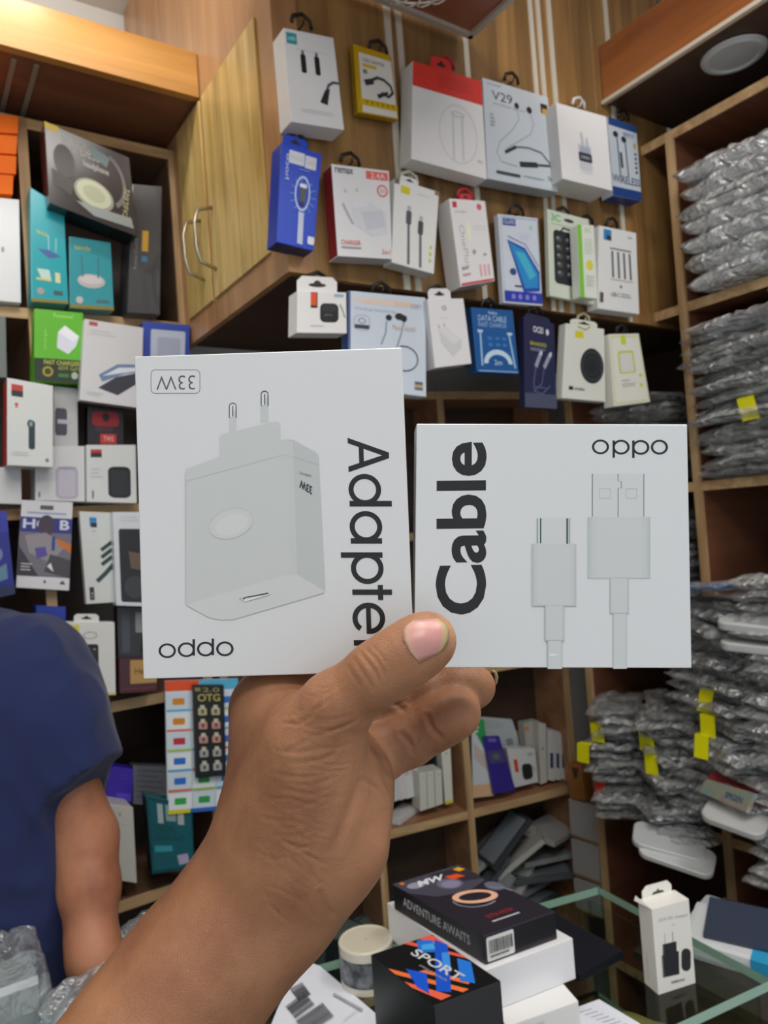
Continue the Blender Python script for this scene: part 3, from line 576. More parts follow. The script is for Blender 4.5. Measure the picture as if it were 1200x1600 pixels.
def l10(P): P.rr(.40, .38, .86, .96, .16, .08, 'b3aebf'); P.rr(.46, .42, .80, .92, .12, .06, 'c2bdcd'); P.e(.63, .40, .2, .03, 'a29dae'); P.lines(.06, .42, .3, .5, 2, 'c2c4c4', .3); P.r(.06, .84, .1, .94, '7a7c7e')
shelfbox('speaker_box', 'white box showing a lilac round speaker', [(55,697),(132,697),(133,784),(55,782)], 1.44, .06, 'd6d6d7', l10)
def l11(P): P.r(.08, .08, .30, .14, 'c03a32'); P.r(.08, .14, .30, .22, '2a2c30'); P.rr(.42, .38, .88, .92, .14, .08, '202327'); P.rr(.48, .42, .82, .88, .1, .06, '2c3034'); P.e(.65, .41, .2, .03, '15171a'); P.lines(.08, .42, .32, .62, 3, 'c0c2c2', .3); P.r(.1, .8, .13, .94, '5a5c5e')
shelfbox('speaker_box', 'white box showing a black round speaker beside the adapter box', [(135,695),(212,695),(214,786),(136,784)], 1.43, .06, 'd9dbda', l11)
shelfbox('white_box', 'plain white box under the red spine speaker box', [(-20,730),(33,730),(34,788),(-20,786)], 1.44, .06, 'd0d0d2', None)
shelfbox('grey_box', 'slim grey green box at the far left edge of the second shelf', [(-30,490),(9,494),(11,590),(-30,588)], 1.45, .05, '6b7270', None)
def l13(P):
    P.rr(.36, .05, .62, .10, .02, .01, '5a5c60'); P.r(.12, .13, .88, .15, '9aa2cc'); P.r(0, .19, 1, .86, '77727e'); P.r(0, .19, 1, .36, '353a8c'); P.tb('HO', .05, .21, .6, .32, 'd8daea', .03); P.tb('B', .76, .21, .95, .32, 'd8daea', .03)
    P.e(.5, .28, .16, .12, '4b3f50'); P.p([(.1, .4), (.5, .36), (.9, .5), (.6, .7), (.2, .6)], '968f96'); P.p([(.7, .42), (1, .48), (1, .58), (.75, .5)], 'c8743a'); P.p([(.0, .52), (.4, .86), (0, .86)], '3d3c44'); P.p([(.3, .54), (.5, .52), (.55, .62), (.35, .66)], '5c4fa0'); P.p([(.6, .6), (1, .66), (1, .86), (.5, .8)], '4c4a50'); P.r(.62, .4, .68, .56, '2c4a8c'); P.p([(.55, .74), (.62, .7), (.68, .8)], 'e4e6f0'); P.lines(.06, .72, .3, .82, 3, 'd8d4e0', .3)
    P.r(.5, .9, .54, .93, '333333'); P.p([(.8, .93), (.86, .89), (.92, .93)], '444444')
r, q, n, bd = shelfbox('gadget_card', 'white edged hanging card with blue band and grey photo print on the shelf edge', [(34,781),(114,785),(108,923),(25,918)], 1.44, .006, 'dcdce0', l13, cat='card')
def l14(P): P.r(.0, .0, 1, .25, '3940a8'); P.e(.5, .5, .2, .08, '7c86b8'); P.p([(.2, .7), (.8, .62), (.8, .8), (.2, .84)], '6b8fae'); P.r(0, .88, 1, 1, '2f3a60')
shelfbox('cable_packet', 'indigo printed packet at the left edge beside the white edged card', [(-30,802),(10,798),(24,928),(-22,938)], 1.43, .012, '2d3392', l14, cat='packet')
def l15(P):
    P.r(.28, .06, .5, .16, '2a86c4'); P.r(.32, .12, .5, .17, '2b2f36'); P.r(.34, .2, .46, .22, '9cc6dc')
    for v in (.38, .46, .54): P.l([(.60, v+.04), (.95, v-.05)], .007, '2e4444')
    P.l([(.42, .76), (.7, .68), (.98, .58)], .008, '2e4c4c'); P.r(.14, .82, .30, .96, '33363a'); P.lines(.2, .88, .26, .95, 2, 'b8b8b8')
shelfbox('cable_box', 'white box with blue mark and dark green cable tips, left of the adapter box', [(124,799),(176,801),(179,941),(135,944)], 1.43, .018, 'd3d6d3', l15)
def l16(P): P.rr(.14, .18, .98, .96, .05, .04, '2a2c30'); P.p([(.4, .42), (.75, .44), (.8, .62), (.45, .6)], '6e5a4c'); P.e(.55, .8, .3, .12, '3e4248'); P.lines(.2, .05, .8, .12, 2, 'c2c8cc', .3)
shelfbox('gadget_box', 'white box with a dark glossy window tucked behind the adapter box', [(176,800),(232,800),(236,948),(182,946)], 1.41, .028, 'd8dde2', l16, rough=.2)
def l17(P): P.tb('power', .3, .24, .7, .36, '5670c8'); P.lines(.3, .42, .7, .55, 2, '3f58b4', .4)
shelfbox('blue_box', 'deep blue box behind the shoulder of the man', [(56,946),(103,948),(104,1050),(58,1048)], 1.46, .05, '2039a0', l17)
def l18(P):
    P.r(.08, .04, .28, .15, 'd8d224'); P.rr(.36, .30, .66, .72, .05, .03, '202226'); P.rr(.40, .34, .62, .68, .03, .02, '2b2d32'); P.e(.42, .37, .02, .012, 'a8aab0'); P.e(.58, .37, .02, .012, 'a8aab0'); P.e(.5, .18, .14, .05, '9a9c9c', .12, riy=.04); P.e(.36, .24, .05, .03, '8a8c90', .04, a0=90, a1=300); P.r(.05, .965, .98, .99, 'd8d44a'); P.lines(.3, .84, .56, .87, 1, 'b8b8b8')
r, q, n, bd = shelfbox('power_bank_box', 'white box with a black power bank and yellow mark on the lower left shelf', [(101,972),(179,972),(181,1086),(103,1089)], 1.42, .03, 'dbdcd9', l18)
hangtab(r, q, n, 'dcddda', .5, .11, .44)
def l19(P): P.r(.28, .06, .98, .74, 'b58f50'); P.tb('Hello', .4, .3, .85, .46, '5a4020', .01); P.r(.05, .85, .95, .9, '6a2a36')
shelfbox('leather_box', 'maroon box with a gold label on the lower left shelf', [(186,1029),(246,1027),(246,1080),(187,1084)], 1.42, .04, '451c24', l19, rough=.3)
def l19b(P): P.r(.45, .1, .75, .5, '8d9094'); P.l([(.7, .5), (.6, .9)], .008, '1d1e20'); P.r(.1, .1, .3, .9, '4c5058')
shelfbox('gadget_box', 'dark grey box above the maroon box', [(183,948),(245,950),(245,1027),(185,1028)], 1.44, .03, '33343a', l19b)
def l20(P): P.e(.55, .12, .035, .03, '9a9a9c'); P.lines(.3, .24, .7, .26, 1, 'b8b4ae', .4); P.lines(.4, .7, .6, .72, 1, 'c4c0b8', .4)
def depY(px, ys): return [onY(a, b, y) for (a, b), y in zip(px, ys)]
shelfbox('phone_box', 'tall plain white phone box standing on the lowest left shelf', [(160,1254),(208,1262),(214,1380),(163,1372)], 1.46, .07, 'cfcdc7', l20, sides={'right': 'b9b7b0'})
def l21(P): P.r(.4, .75, .95, .98, '5a48d0'); P.lines(.5, .2, .9, .4, 2, '4a3ac0', .4)
shelfbox('purple_box', 'violet box standing behind the plain white phone box', [(171,1197),(209,1202),(206,1254),(164,1250)], 1.52, .04, '4429b4', l21)
shelfbox('blue_box', 'small blue box beside the sleeve on the lowest left shelf', [(150,1198),(172,1190),(168,1228),(152,1226)], 1.55, .04, '2a4cc0', None)
def l22(P):
    P.tb('TRIAL', .1, .36, .62, .46, '0f4c54', .02); P.tb('LANGUAGE', .1, .48, .8, .58, '0f4c54', .02); P.r(.22, .08, .34, .34, 'a9bab8'); P.r(.4, .08, .62, .3, '8fa4a4'); P.r(.66, .12, .8, .34, 'b0b6b4'); P.p([(.6, .78), (.85, .76), (.88, .9), (.64, .92)], 'b0a8c8'); P.r(.1, .64, .5, .72, '3a9aa8'); P.rr(.02, .02, .98, .98, .03, .03, '123e48', .02)
shelfbox('gadget_box', 'dark teal printed box leaning on the lowest left shelf', [(228,1243),(300,1256),(304,1357),(238,1366)], 1.44, .03, '1c5f6c', l22, rough=.2, sides={'left': '0f2a30'})
def l23(P): P.lines(.1, .1, .9, .9, 6, '70747c', .4)
shelfbox('grey_packet', 'silver grey packet behind the dark teal box', [(208,1196),(262,1198),(262,1262),(208,1256)], 1.56, .03, '8c8f98', l23, cat='packet', rough=.2)

# hanging card of flash drives with the black adapter card in front
def lotg(P):
    P.r(0, 0, .45, .08, 'e8552a'); P.r(.45, 0, 1, .08, '58b4dc')
    for i in range(6):
        for j in range(3):
            v = .10+i*.15; u = .01+j*.33
            P.r(u, v, u+.32, v+.13, 'e4ebf0' if (i+j) % 2 else 'cfdde8'); P.r(u, v+.12, u+.32, v+.135, ('58aee0', 'e86a4c', 'a8c83c')[(i+j) % 3])
            P.rr(u+.08, v+.035, u+.24, v+.085, .01, .01, ('d88a2a', 'd88a2a', 'c23044', '2f6fd0', '2f6fd0', '3aa84c')[i] if j == 0 else ('3a3c40', '30a050', '2f6fd0')[j])
    P.r(0, .97, .3, 1, 'd8d028'); P.r(.3, .97, 1, 1, '2a66c0')
r, q, n, bd = shelfbox('flash_drive_card', 'large pale blue card of coloured flash drives hanging behind the wrist', [(258,1064),(372,1060),(372,1262),(262,1272)], 1.44, .006, 'd8e2ec', lotg, cat='card')
def otg(P):
    P.tb('OTG', .14, .10, .86, .18, 'b8ac60', .02); P.tb('2.0', .3, .03, .84, .08, '9c9460', .01); P.r(.06, .03, .24, .07, '8c8450')
    for i in range(5):
        for u in (.14, .56):
            v = .22+i*.15; P.rr(u, v+.03, u+.28, v+.11, .03, .02, ('b5ad8c', 'c08c84', 'c08c84', 'a6a6a8', 'a8a8aa')[i]); P.r(u+.07, v, u+.21, v+.04, 'c9c4ac'); P.r(u+.1, v+.05, u+.18, v+.09, '4a4844')
shelfbox('adapter_card', 'black rounded card of small OTG adapters over the flash drive card', [(301,1070),(350,1070),(354,1212),(306,1216)], 1.425, .007, '202124', otg, cat='card', bev=.0025)

# ================================================================ MIDDLE BACK SHELF GOODS
MO = Vector((1.189, 1.492, 0)); MU = Vector((.982, -.187, 0)); MN = Vector((.187, .982, 0))
def quadM(px, back): return [onp(a, b, MO+MN*back, MN) for a, b in px]
def mbox(name, label, px, back, th, col, art=None, **k):
    cat = k.pop('cat', 'box')
    return carton(name, label, cat, quadM(px, back), th, col, art, **k)
GM = 'boxes on the low back shelf'
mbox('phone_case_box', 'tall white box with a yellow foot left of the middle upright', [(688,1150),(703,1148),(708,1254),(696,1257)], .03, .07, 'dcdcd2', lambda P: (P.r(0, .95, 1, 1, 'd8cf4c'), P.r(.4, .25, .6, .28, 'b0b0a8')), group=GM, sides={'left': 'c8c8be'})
mbox('gadget_box', 'slim black fronted box between white boxes on the low back shelf', [(679,1160),(689,1158),(691,1208),(681,1211)], .06, .04, '26363c', None, group=GM)
for i, (x0, x1) in enumerate(((657, 668), (669, 680), (681, 692))):
    mbox('cable_box', 'narrow white box, %s of three near the middle upright' % ('left', 'middle', 'right')[i], [(x0-2, 1208-i*2), (x1-2, 1206-i*2), (x1, 1264-i*4), (x0, 1268-i*4)], .02, .05, 'd6d5cc', lambda P: P.r(.3, .1, .7, .14, 'c0bfb8'), group='row of narrow white boxes')
for i in range(4):
    mbox('phone_case_box', 'thin pale case box, %s from the left in the leaning row by the palm' % ('first', 'second', 'third', 'fourth')[i], [(600+i*12, 1172+i*3), (612+i*12, 1170+i*3), (628+i*10, 1248-i*2), (616+i*10, 1253-i*2)], .04+.005*i, .08, ('cfd2d6', 'dcd3d6', 'd9dad8', 'd0ccd6')[i], lambda P: P.r(.2, .2, .8, .5, 'c4b8c0'), group='leaning thin case boxes')
m3 = [onZ(x, y, -.738) for x, y in ((600, 1286), (625, 1290), (655, 1268), (630, 1262))]
mf = MB(); mf.add(m3+[p+Vector((0, 0, .014)) for p in m3], [(0,1,2,3),(4,5,6,7),(0,1,5,4),(1,2,6,5),(2,3,7,6),(3,0,4,7)], mat('d4d4d6', .4))
r = root('tablet_box', m3[0], 'flat white box lying at the front of the low back shelf by the palm', 'box'); mf.build('carton', r, bevel=.001)
def m5(P): P.p([(0, 0), (1, 0), (1, .5), (0, .1)], '2f9a55'); P.r(0, .84, 1, 1, 'd9b48c'); P.p([(.1, .3), (.9, .5), (.9, .7), (.1, .5)], 'c9b7b2'); P.lines(.1, .1, .6, .2, 2, 'c9e0d0')
mbox('case_card', 'white card with green corner and beige foot leaning right of the middle upright', [(737,1122),(756,1124),(772,1243),(739,1247)], .02, .008, 'cfd3d8', m5, cat='card', group=GM)
def m7(P): P.lines(.1, .1, .8, .3, 3, '9aa4ac', .3); P.r(.6, .6, .8, .8, '8a9298')
mbox('case_card', 'pale grey card standing behind the purple packet', [(749,1120),(800,1124),(815,1168),(768,1190)], .10, .008, 'bcc3c6', m7, cat='card', group=GM)
def m6(P): P.rr(.1, .25, .9, .48, .05, .04, '4c4478'); P.e(.5, .36, .2, .05, '5f6a6c'); P.rr(.25, .03, .75, .1, .05, .02, '6c64b8')
mbox('case_packet', 'purple packet leaning on the low back shelf', [(755,1151),(780,1150),(806,1235),(771,1241)], .01, .006, '3a2e90', m6, cat='packet', group=GM)
def m8(P): P.r(.16, .28, .30, .62, 'd4492a'); P.rr(.42, .42, .82, .86, .12, .14, '26262b'); P.r(.7, .12, .9, .2, 'a9acb0'); P.l([(.86, .5), (.94, .7)], .003, 'a8a8a8')
mbox('earbud_case_box', 'white box with orange mark and black earbud case on the low back shelf', [(792,1170),(836,1170),(841,1222),(803,1231)], .02, .03, 'd2d3d4', m8, group=GM)
mbox('grey_box', 'grey white box with a hang tab behind the earbud case box', [(818,1130),(842,1126),(848,1220),(828,1222)], .06, .03, 'a9a8a2', lambda P: P.r(0, .06, .3, .14, 'c08a5c'), group=GM)
mbox('cable_box', 'slim cream box standing right of the grey white box', [(841,1130),(853,1131),(855,1222),(845,1226)], .03, .05, 'c5c4bc', lambda P: P.r(.3, .4, .6, .44, '8a8a86'), group=GM)
for i, (x0, x1) in enumerate(((856, 866), (866, 875), (875, 884))):
    mbox('cable_box', 'narrow blue marked white box, %s of three at the right end of the low shelf' % ('left', 'middle', 'right')[i], [(x0, 1141+i*2), (x1, 1141+i*2), (x1+1, 1221-i), (x0+1, 1219-i)], .03, .05, 'ced0d2', lambda P: P.r(.3, .45, .8, .75, '34406a'), group='narrow boxes with blue marks')
mbox('yellow_tag_packet', 'small bright yellow packet behind the pale grey card', [(806,1146),(816,1144),(818,1154),(808,1156)], .12, .02, 'c8c020', None, cat='packet')
# messy pile of slim grey cases below
rnd = random.Random(3)
def slab(name, label, c, L, Wd, T, yaw, pitch, roll, col, group, top=None, rough=.35):
    R = Matrix.Rotation(yaw, 3, 'Z') @ Matrix.Rotation(pitch, 3, 'Y') @ Matrix.Rotation(roll, 3, 'X')
    r = root(name, Vector(c)-Vector((0, 0, T/2)), label, 'box', group)
    m = MB(); vs = [Vector(c)+R @ Vector((sx*L/2, sy*Wd/2, sz*T/2)) for sz in (-1, 1) for (sx, sy) in ((-1,-1),(1,-1),(1,1),(-1,1))]
    m.add(vs, [(3,2,1,0),(4,5,6,7),(0,1,5,4),(1,2,6,5),(2,3,7,6),(3,0,4,7)], mat(col, rough)); m.build('sleeve', r, bevel=.0015)
    if top:
        m = MB(); vs = [Vector(c)+R @ Vector((sx*L*.44, sy*Wd*.42, T/2+.0004)) for (sx, sy) in ((-1,-1),(1,-1),(1,1),(-1,1))]
        m.add(vs, [(0,1,2,3)], mat(top, .3)); m.build('printed_window', r)
    return r
cols = ['8f9598', '585c62', 'a3a8a6', '3a3d42', 'b3b5b4', '6a7072', 'c0bfb8', '4b5a58']
for i in range(13):
    bx = MO+MU*(.06+.018*i+rnd.uniform(-.01, .01))+MN*(.05+.025*(i % 3))
    left = i < 7
    z = -1.10+(.05+.045*(i % 4) if left else .03+.035*(i-7))
    slab('tablet_case_box', 'slim grey case box, %s, lowest back shelf' % ['lowest left', 'tilted over the lowest left one', 'leaning at the front left', 'dark one at the left', 'pale tilted one', 'second leaning one', 'third leaning one', 'lowest at the right', 'second from the bottom at the right', 'third from the bottom at the right', 'fourth from the bottom at the right', 'second from the top at the right', 'topmost at the right'][i],
         (bx.x, bx.y, z+(.03 if not left else .06)), .16, .11, .014, rnd.uniform(-.5, .5)-.2, (-.75+rnd.uniform(-.15, .15)) if left else rnd.uniform(-.1, .1), rnd.uniform(-.12, .12), cols[i % 8], 'pile of slim case boxes', top=('3e8a78' if i == 4 else '7f8890') if i % 2 else None)
# stock under the left part of the low back shelves
for i in range(7):
    bx = MO+MU*(-.50+.07*i)+MN*.08
    slab('case_packet', 'dark wrapped packet below the low back shelf, %s from the left' % ['first', 'second', 'third', 'fourth', 'fifth', 'sixth', 'seventh'][i], (bx.x, bx.y, -1.05+.012*(i % 3)), .13, .12, .10, rnd.uniform(-.4, .4), rnd.uniform(-.2, .2), 0, ['33393c', '44504e', '2a3034'][i % 3], 'dark wrapped packets', top='6a7874', rough=.2)
# corner cartons between the two shelf runs
def xbox(name, label, px, X, th, col, art=None, **k):
    cat = k.pop('cat', 'box'); q = [onX(a, b, X) for a, b in px]
    return carton(name, label, cat, q, th, col, art, **k)
for i, (t, b) in enumerate(((1248, 1306), (1310, 1366), (1372, 1420))):
    xbox('stock_carton', 'grey white stock carton in the corner, %s of three' % ('top', 'middle', 'lowest')[i], [(888+i*4, t), (932+i*3, t+12), (936+i*2, b+16), (892+i*4, b)], 1.425, .10, 'a8a6a8', lambda P: P.r(0, .93, 1, 1, '9a7048'), group='corner stock cartons')
xbox('brown_carton', 'small brown cardboard carton on top of the grey corner cartons', [(886,1192),(908,1196),(916,1252),(890,1247)], 1.425, .08, '9c6a38', lambda P: P.p([(.3, .1), (.8, .1), (.6, .4), (.4, .4)], '4a3420'))

# ================================================================ GLASS COUNTER
ZC = -.6
def glass(name, col, tr=.82, rough=.03):
    m = bpy.data.materials.new(name); m.use_nodes = True; nt = m.node_tree; nt.nodes.clear()
    o = nt.nodes.new('ShaderNodeOutputMaterial'); a = nt.nodes.new('ShaderNodeBsdfTransparent'); g = nt.nodes.new('ShaderNodeBsdfGlossy'); x = nt.nodes.new('ShaderNodeMixShader'); f = nt.nodes.new('ShaderNodeFresnel')
    a.inputs[0].default_value = rgb(col); g.inputs['Roughness'].default_value = rough; f.inputs[0].default_value = 1.5
    
    ge = nt.nodes.new('ShaderNodeNewGeometry'); sb = nt.nodes.new('ShaderNodeMath'); sb.operation = 'SUBTRACT'; sb.inputs[0].default_value = 1; mu = nt.nodes.new('ShaderNodeMath'); mu.operation = 'MULTIPLY'
    nt.links.new(ge.outputs['Backfacing'], sb.inputs[1]); nt.links.new(sb.outputs[0], mu.inputs[0]); nt.links.new(f.outputs[0], mu.inputs[1]); nt.links.new(mu.outputs[0], x.inputs[0]); nt.links.new(a.outputs[0], x.inputs[1]); nt.links.new(g.outputs[0], x.inputs[2]); nt.links.new(x.outputs[0], o.inputs[0]); return m
GLASS = glass('counter_glass', 'f1f7f4')
GEDGE = mat('9dbcae', .12, name='glass_edge')
br = Vector((.911, .83, 0)); bu = Vector((-1, .245, 0)).normalized(); nr = Vector((.885, .535, 0)); nu = Vector((-1, .16, 0)).normalized()
bl = br+bu*1.9; nl = nr+nu*1.9
ct = root('display_counter', (0, .85, FLOOR), 'glass topped display counter with green glass edges in front of the shelves', 'counter')
def prism(mb, poly, z0, z1, m, ms=None):
    n = len(poly); vs = [Vector((p.x, p.y, z0)) for p in poly]+[Vector((p.x, p.y, z1)) for p in poly]
    mb.add(vs, [tuple(range(n))[::-1], tuple(range(n, 2*n))], m); mb.add(vs, [(i, (i+1) % n, n+(i+1) % n, n+i) for i in range(n)], ms or m); return mb
def ins(p, q, t): return p+(q-p)*t
cpoly = [nr, br, bl, nl]
m = MB(); prism(m, cpoly, ZC-.014, ZC, GLASS, GEDGE); m.build('glass_top', ct, bevel=.001)
def rail(a, b, z, r, mm): return MB().tube([Vector((a.x, a.y, z)), Vector((b.x, b.y, z))], r, mm, 6)
al = mat('9aaaa2', .25, .5)
for (p, q) in ((nr, br), (nl, nr), (bl, br)):
    m = MB(); a, b = [v+(v-(nr+bl)*.5).normalized()*-.02 for v in (p, q)]; d = (b-a).normalized(); w = Vector((-d.y, d.x, 0))*.003; prism(m, [a-w, b-w, b+w, a+w], -1.02, ZC-.016, GLASS, GLASS); m.build('glass_side', ct)
inner = [ins(nr, nl, .01), ins(br, bl, .01), bl, nl]
m = MB(); prism(m, inner, -.768, -.760, GLASS, GEDGE); m.build('glass_shelf', ct)
m = MB(); prism(m, inner, -1.06, -1.02, mat('8a7658', .5)); m.build('deck', ct)
m = MB(); prism(m, [nr, br, bl, nl], FLOOR, -1.06, DARK); m.build('plinth', ct)
# things inside
def roll(name, label, c, L, r, yaw, col, band, cat='roll', z=-.892, group=None):
    d = Vector((math.cos(yaw), math.sin(yaw), 0)); rt = root(name, (c[0], c[1], z), label, cat, group); c = Vector((c[0], c[1], z+r+.001))
    MB().tube([c-d*L/2, c-d*L*.48, c+d*L*.48, c+d*L/2], [r*.7, r, r, r*.7], mat(col, .25, bump=(60, .4, .003)), 16).build('roll', rt, smooth=True)
    MB().tube([c-d*L*.18, c+d*L*.18], r*1.03, mat(band, .4), 16).build('paper_band', rt, smooth=True)
def cushion(mb, c, L, Wd, T, yaw, m, seed, amp=.006, nx=14, ny=10, tilt=(0, 0), sharp=.5):
    """pillow shaped pouch with wrinkles"""
    R = Matrix.Rotation(yaw, 3, 'Z') @ Matrix.Rotation(tilt[0], 3, 'X') @ Matrix.Rotation(tilt[1], 3, 'Y'); vs = []; fs = []
    for sgn in (1, -1):
        for i in range(nx+1):
            for j in range(ny+1):
                u, v = i/nx*2-1, j/ny*2-1
                e = max(0, (1-u**6)*(1-v**6))**sharp
                w = noise.noise(Vector((u*2.2+seed, v*2.2, sgn*3+seed)))+.6*(.5-abs(noise.noise(Vector((u*5+seed, v*5, sgn*5))))*2)+.25*(.5-abs(noise.noise(Vector((u*11, v*9+seed, sgn*5))))*2)
                z = sgn*T/2*e*(1+.25*w)+amp*w*(.5+.5*e)*(1 if sgn > 0 else .4)+amp*.8*noise.noise(Vector((u*1.5, v*1.5, seed*2)))
                x = u*L/2*(1+.04*noise.noise(Vector((v*3, seed, 0)))); y = v*Wd/2*(1+.05*noise.noise(Vector((u*3, seed, 9))))
                vs.append(Vector(c)+R @ Vector((x, y, z)))
    k = (nx+1)*(ny+1)
    for s2 in (0, 1):
        for i in range(nx):
            for j in range(ny):
                a = s2*k+i*(ny+1)+j; f = (a, a+ny+1, a+ny+2, a+1); fs.append(f if s2 == 0 else f[::-1])
    mb.add(vs, fs, m); return R
cb = MB(); cushion(cb, (.76, .64, -.738), .26, .16, .04, .3, mat('a8985a', .4, bump=(40, .5, .004)), 4.2); cb.build('folded_bag', root('gold_bag', (.76, .64, -.76), 'olive gold folded bag lying inside the counter under the white adapter box', 'bag'), smooth=True)
cb = MB(); cushion(cb, (.50, .72, -.738), .22, .16, .04, .1, mat('5c5a48', .4, bump=(40, .5, .004)), 6.2); cb.build('folded_bag', root('gold_bag', (.50, .72, -.76), 'dim brown folded bag inside the counter under the stacked boxes', 'bag'), smooth=True)

# ---- boxes on the counter
def zbox(name, label, top, z1, z0, col, cat='box', prints=None, rough=.35, group=None, side=None, lid=False):
    """box whose top face corners (photo order L,B,R,F) lie at height z1, standing at z0"""
    q = [onZ(x, y, z1) for x, y in top]
    a, b_, c, d = q; mid = (a+b_+c+d)/4                    # square it up
    e1 = ((b_-a)+(c-d))/2; e2 = ((d-a)+(c-b_))/2
    q = [mid-e1/2-e2/2, mid+e1/2-e2/2, mid+e1/2+e2/2, mid-e1/2+e2/2]
    r = root(name, (mid.x, mid.y, z0), label, cat, group)
    m = MB(); vs = [p.copy() for p in q]+[Vector((p.x, p.y, z0+.0004)) for p in q]
    m.add(vs, [(0,1,2,3)], mat(col, rough)); m.add(vs, [(7,6,5,4),(0,4,5,1),(1,5,6,2),(2,6,7,3),(3,7,4,0)], mat(side or col, rough)); m.build('carton', r, bevel=.0012)
    return r, q
r, qa = zbox('white_box', 'lowest white box at the bottom edge under the stacked boxes', [(740,1530),(850,1500),(900,1562),(795,1606)], -.55, ZC, 'e4e4e4')
P = Print(lambda u, v: qa[3]*(1-u)+qa[2]*u+Vector((0, 0, -.05*v)), (qa[3]-qa[0])); P.rr(.3, .3, .5, .6, .05, .08, 'b8c0cc'); P.tb('mini', .34, .14, .5, .22, 'b0b0b4'); P.build(r)
r, qb = zbox('white_box', 'long white glossy box under the black smartwatch box', [(604,1414),(728,1370),(896,1470),(757,1512)], -.502, -.55, 'e6e6ea', rough=.2)
r, qc = zbox('smartwatch_box', 'flat black ADVENTURE AWAITS smartwatch box on the white boxes', [(614,1382),(716,1351),(868,1424),(755,1462)], -.469, -.502, '2d2933', rough=.3, side='1b1a20')
P = Print(lambda u, v: qc[0]*(1-u)*(1-v)+qc[1]*u*(1-v)+qc[2]*u*v+qc[3]*(1-u)*v, (0, 0, 1), rough=.3)      # u: L->B, v: L->F
P.p([(0, 0), (1, 0), (.95, .34), (.6, .42), (.2, .36), (0, .2)], '4a4a58'); P.p([(.5, .02), (.98, .04), (.96, .3), (.7, .26)], '34323c'); P.e(.2, .12, .12, .05, '9a9cae'); P.e(.55, .24, .16, .09, '6f6c84'); P.e(.55, .25, .12, .06, '8c88a4'); P.e(.92, .46, .1, .08, '6c6c80')
P.t('MW', (.20, .16), (.38, .0), (.08, -.09), 'e4e6ec', .04); P.p([(.62, .12), (.80, .13), (.84, .2), (.66, .2)], 'e8542a'); P.p([(.84, .05), (.94, .04), (.97, .1), (.87, .11)], 'e8b022'); P.p([(.06, .02), (.12, .02), (.12, .06), (.06, .06)], 'd87a3c')
P.e(.55, .52, .26, .11, 'e8b898', .19, riy=.065, rot=8); P.e(.52, .54, .28, .14, '8b8b9a', .26, a0=60, a1=200, riy=.125); P.l([(.84, .46), (.96, .52), (.99, .6)], .002, '8e8fa6')
P.t('ULTRA WATCH', (.30, .84), (.36, 0), (.0, -.045), 'a83440', .01); P.r(.28, .88, .66, .895, 'c9c9cf')
P.build(r)
P = Print(lambda u, v: qc[0]*(1-u)+qc[3]*u+Vector((0, 0, -.033*v)), (qc[0]-qc[1])); P.tb('ADVENTURE AWAITS', .12, .28, .86, .62, 'b9b7c0', .01); P.build(r, 'printed_lettering')
P = Print(lambda u, v: qc[3]*(1-u)+qc[2]*u+Vector((0, 0, -.033*v)), (qc[3]-qc[0])); P.rr(.03, .1, .40, .92, .02, .08, 'dcdcda'); P.bars(.06, .22, .37, .66, '3a3a3c', 18); P.lines(.06, .72, .34, .84, 1, '6c6c6e'); tag(P.build(r, 'barcode_label'), 'white barcode sticker')
r, qd = zbox('flat_black_box', 'flat black box lying on the glass right of the box stack', [(800,1460),(866,1424),(975,1487),(904,1519)], -.588, ZC, '1e2029', rough=.2)
r, qs = zbox('sport_watch_box', 'black cube SPORT box with orange and blue stripes at the front of the counter', [(579,1491),(676,1460),(782,1532),(678,1572)], -.47, ZC, '17191b', rough=.3, side='2b2e31')
P = Print(lambda u, v: qs[0]*(1-u)*(1-v)+qs[1]*u*(1-v)+qs[2]*u*v+qs[3]*(1-u)*v, (0, 0, 1), rough=.3)
P.p([(.52, .0), (.62, .0), (.99, .46), (.99, .55)], 'e8604c'); P.p([(.76, 0), (.95, 0), (.99, .04), (.99, .34)], 'e8604c'); P.p([(.0, .42), (.0, .30), (.56, .96), (.46, .97)], 'ee7a44'); P.p([(.0, .68), (.0, .56), (.30, .96), (.14, .97)], 'ee6a4c'); P.p([(.28, .50), (.36, .5), (.70, .86), (.62, .9)], 'ee7a4c')
P.p([(.72, .02), (.90, .10), (.74, .30), (.55, .22)], '2c74d8'); P.p([(.93, .10), (.99, .25), (.34, .92), (.20, .84)], '1f58d0'); P.p([(.88, .50), (.97, .62), (.70, .92), (.58, .82)], '2a7ae0'); P.p([(.34, .56), (.18, .40), (.06, .70), (.10, .84)], '1f5ad8')
P.p([(.70, .12), (.86, .16), (.78, .26), (.62, .2)], '48a8ee'); P.p([(.80, .34), (.88, .38), (.62, .66), (.55, .6)], '3f94e8')
P.t('SPORT', (.43, .20), (.11, .62), (.17, -.04), 'c8ccd2', .02); P.t('smart watch', (.36, .42), (.06, .34), (.05, -.01), 'a4a8ae')
P.build(r)
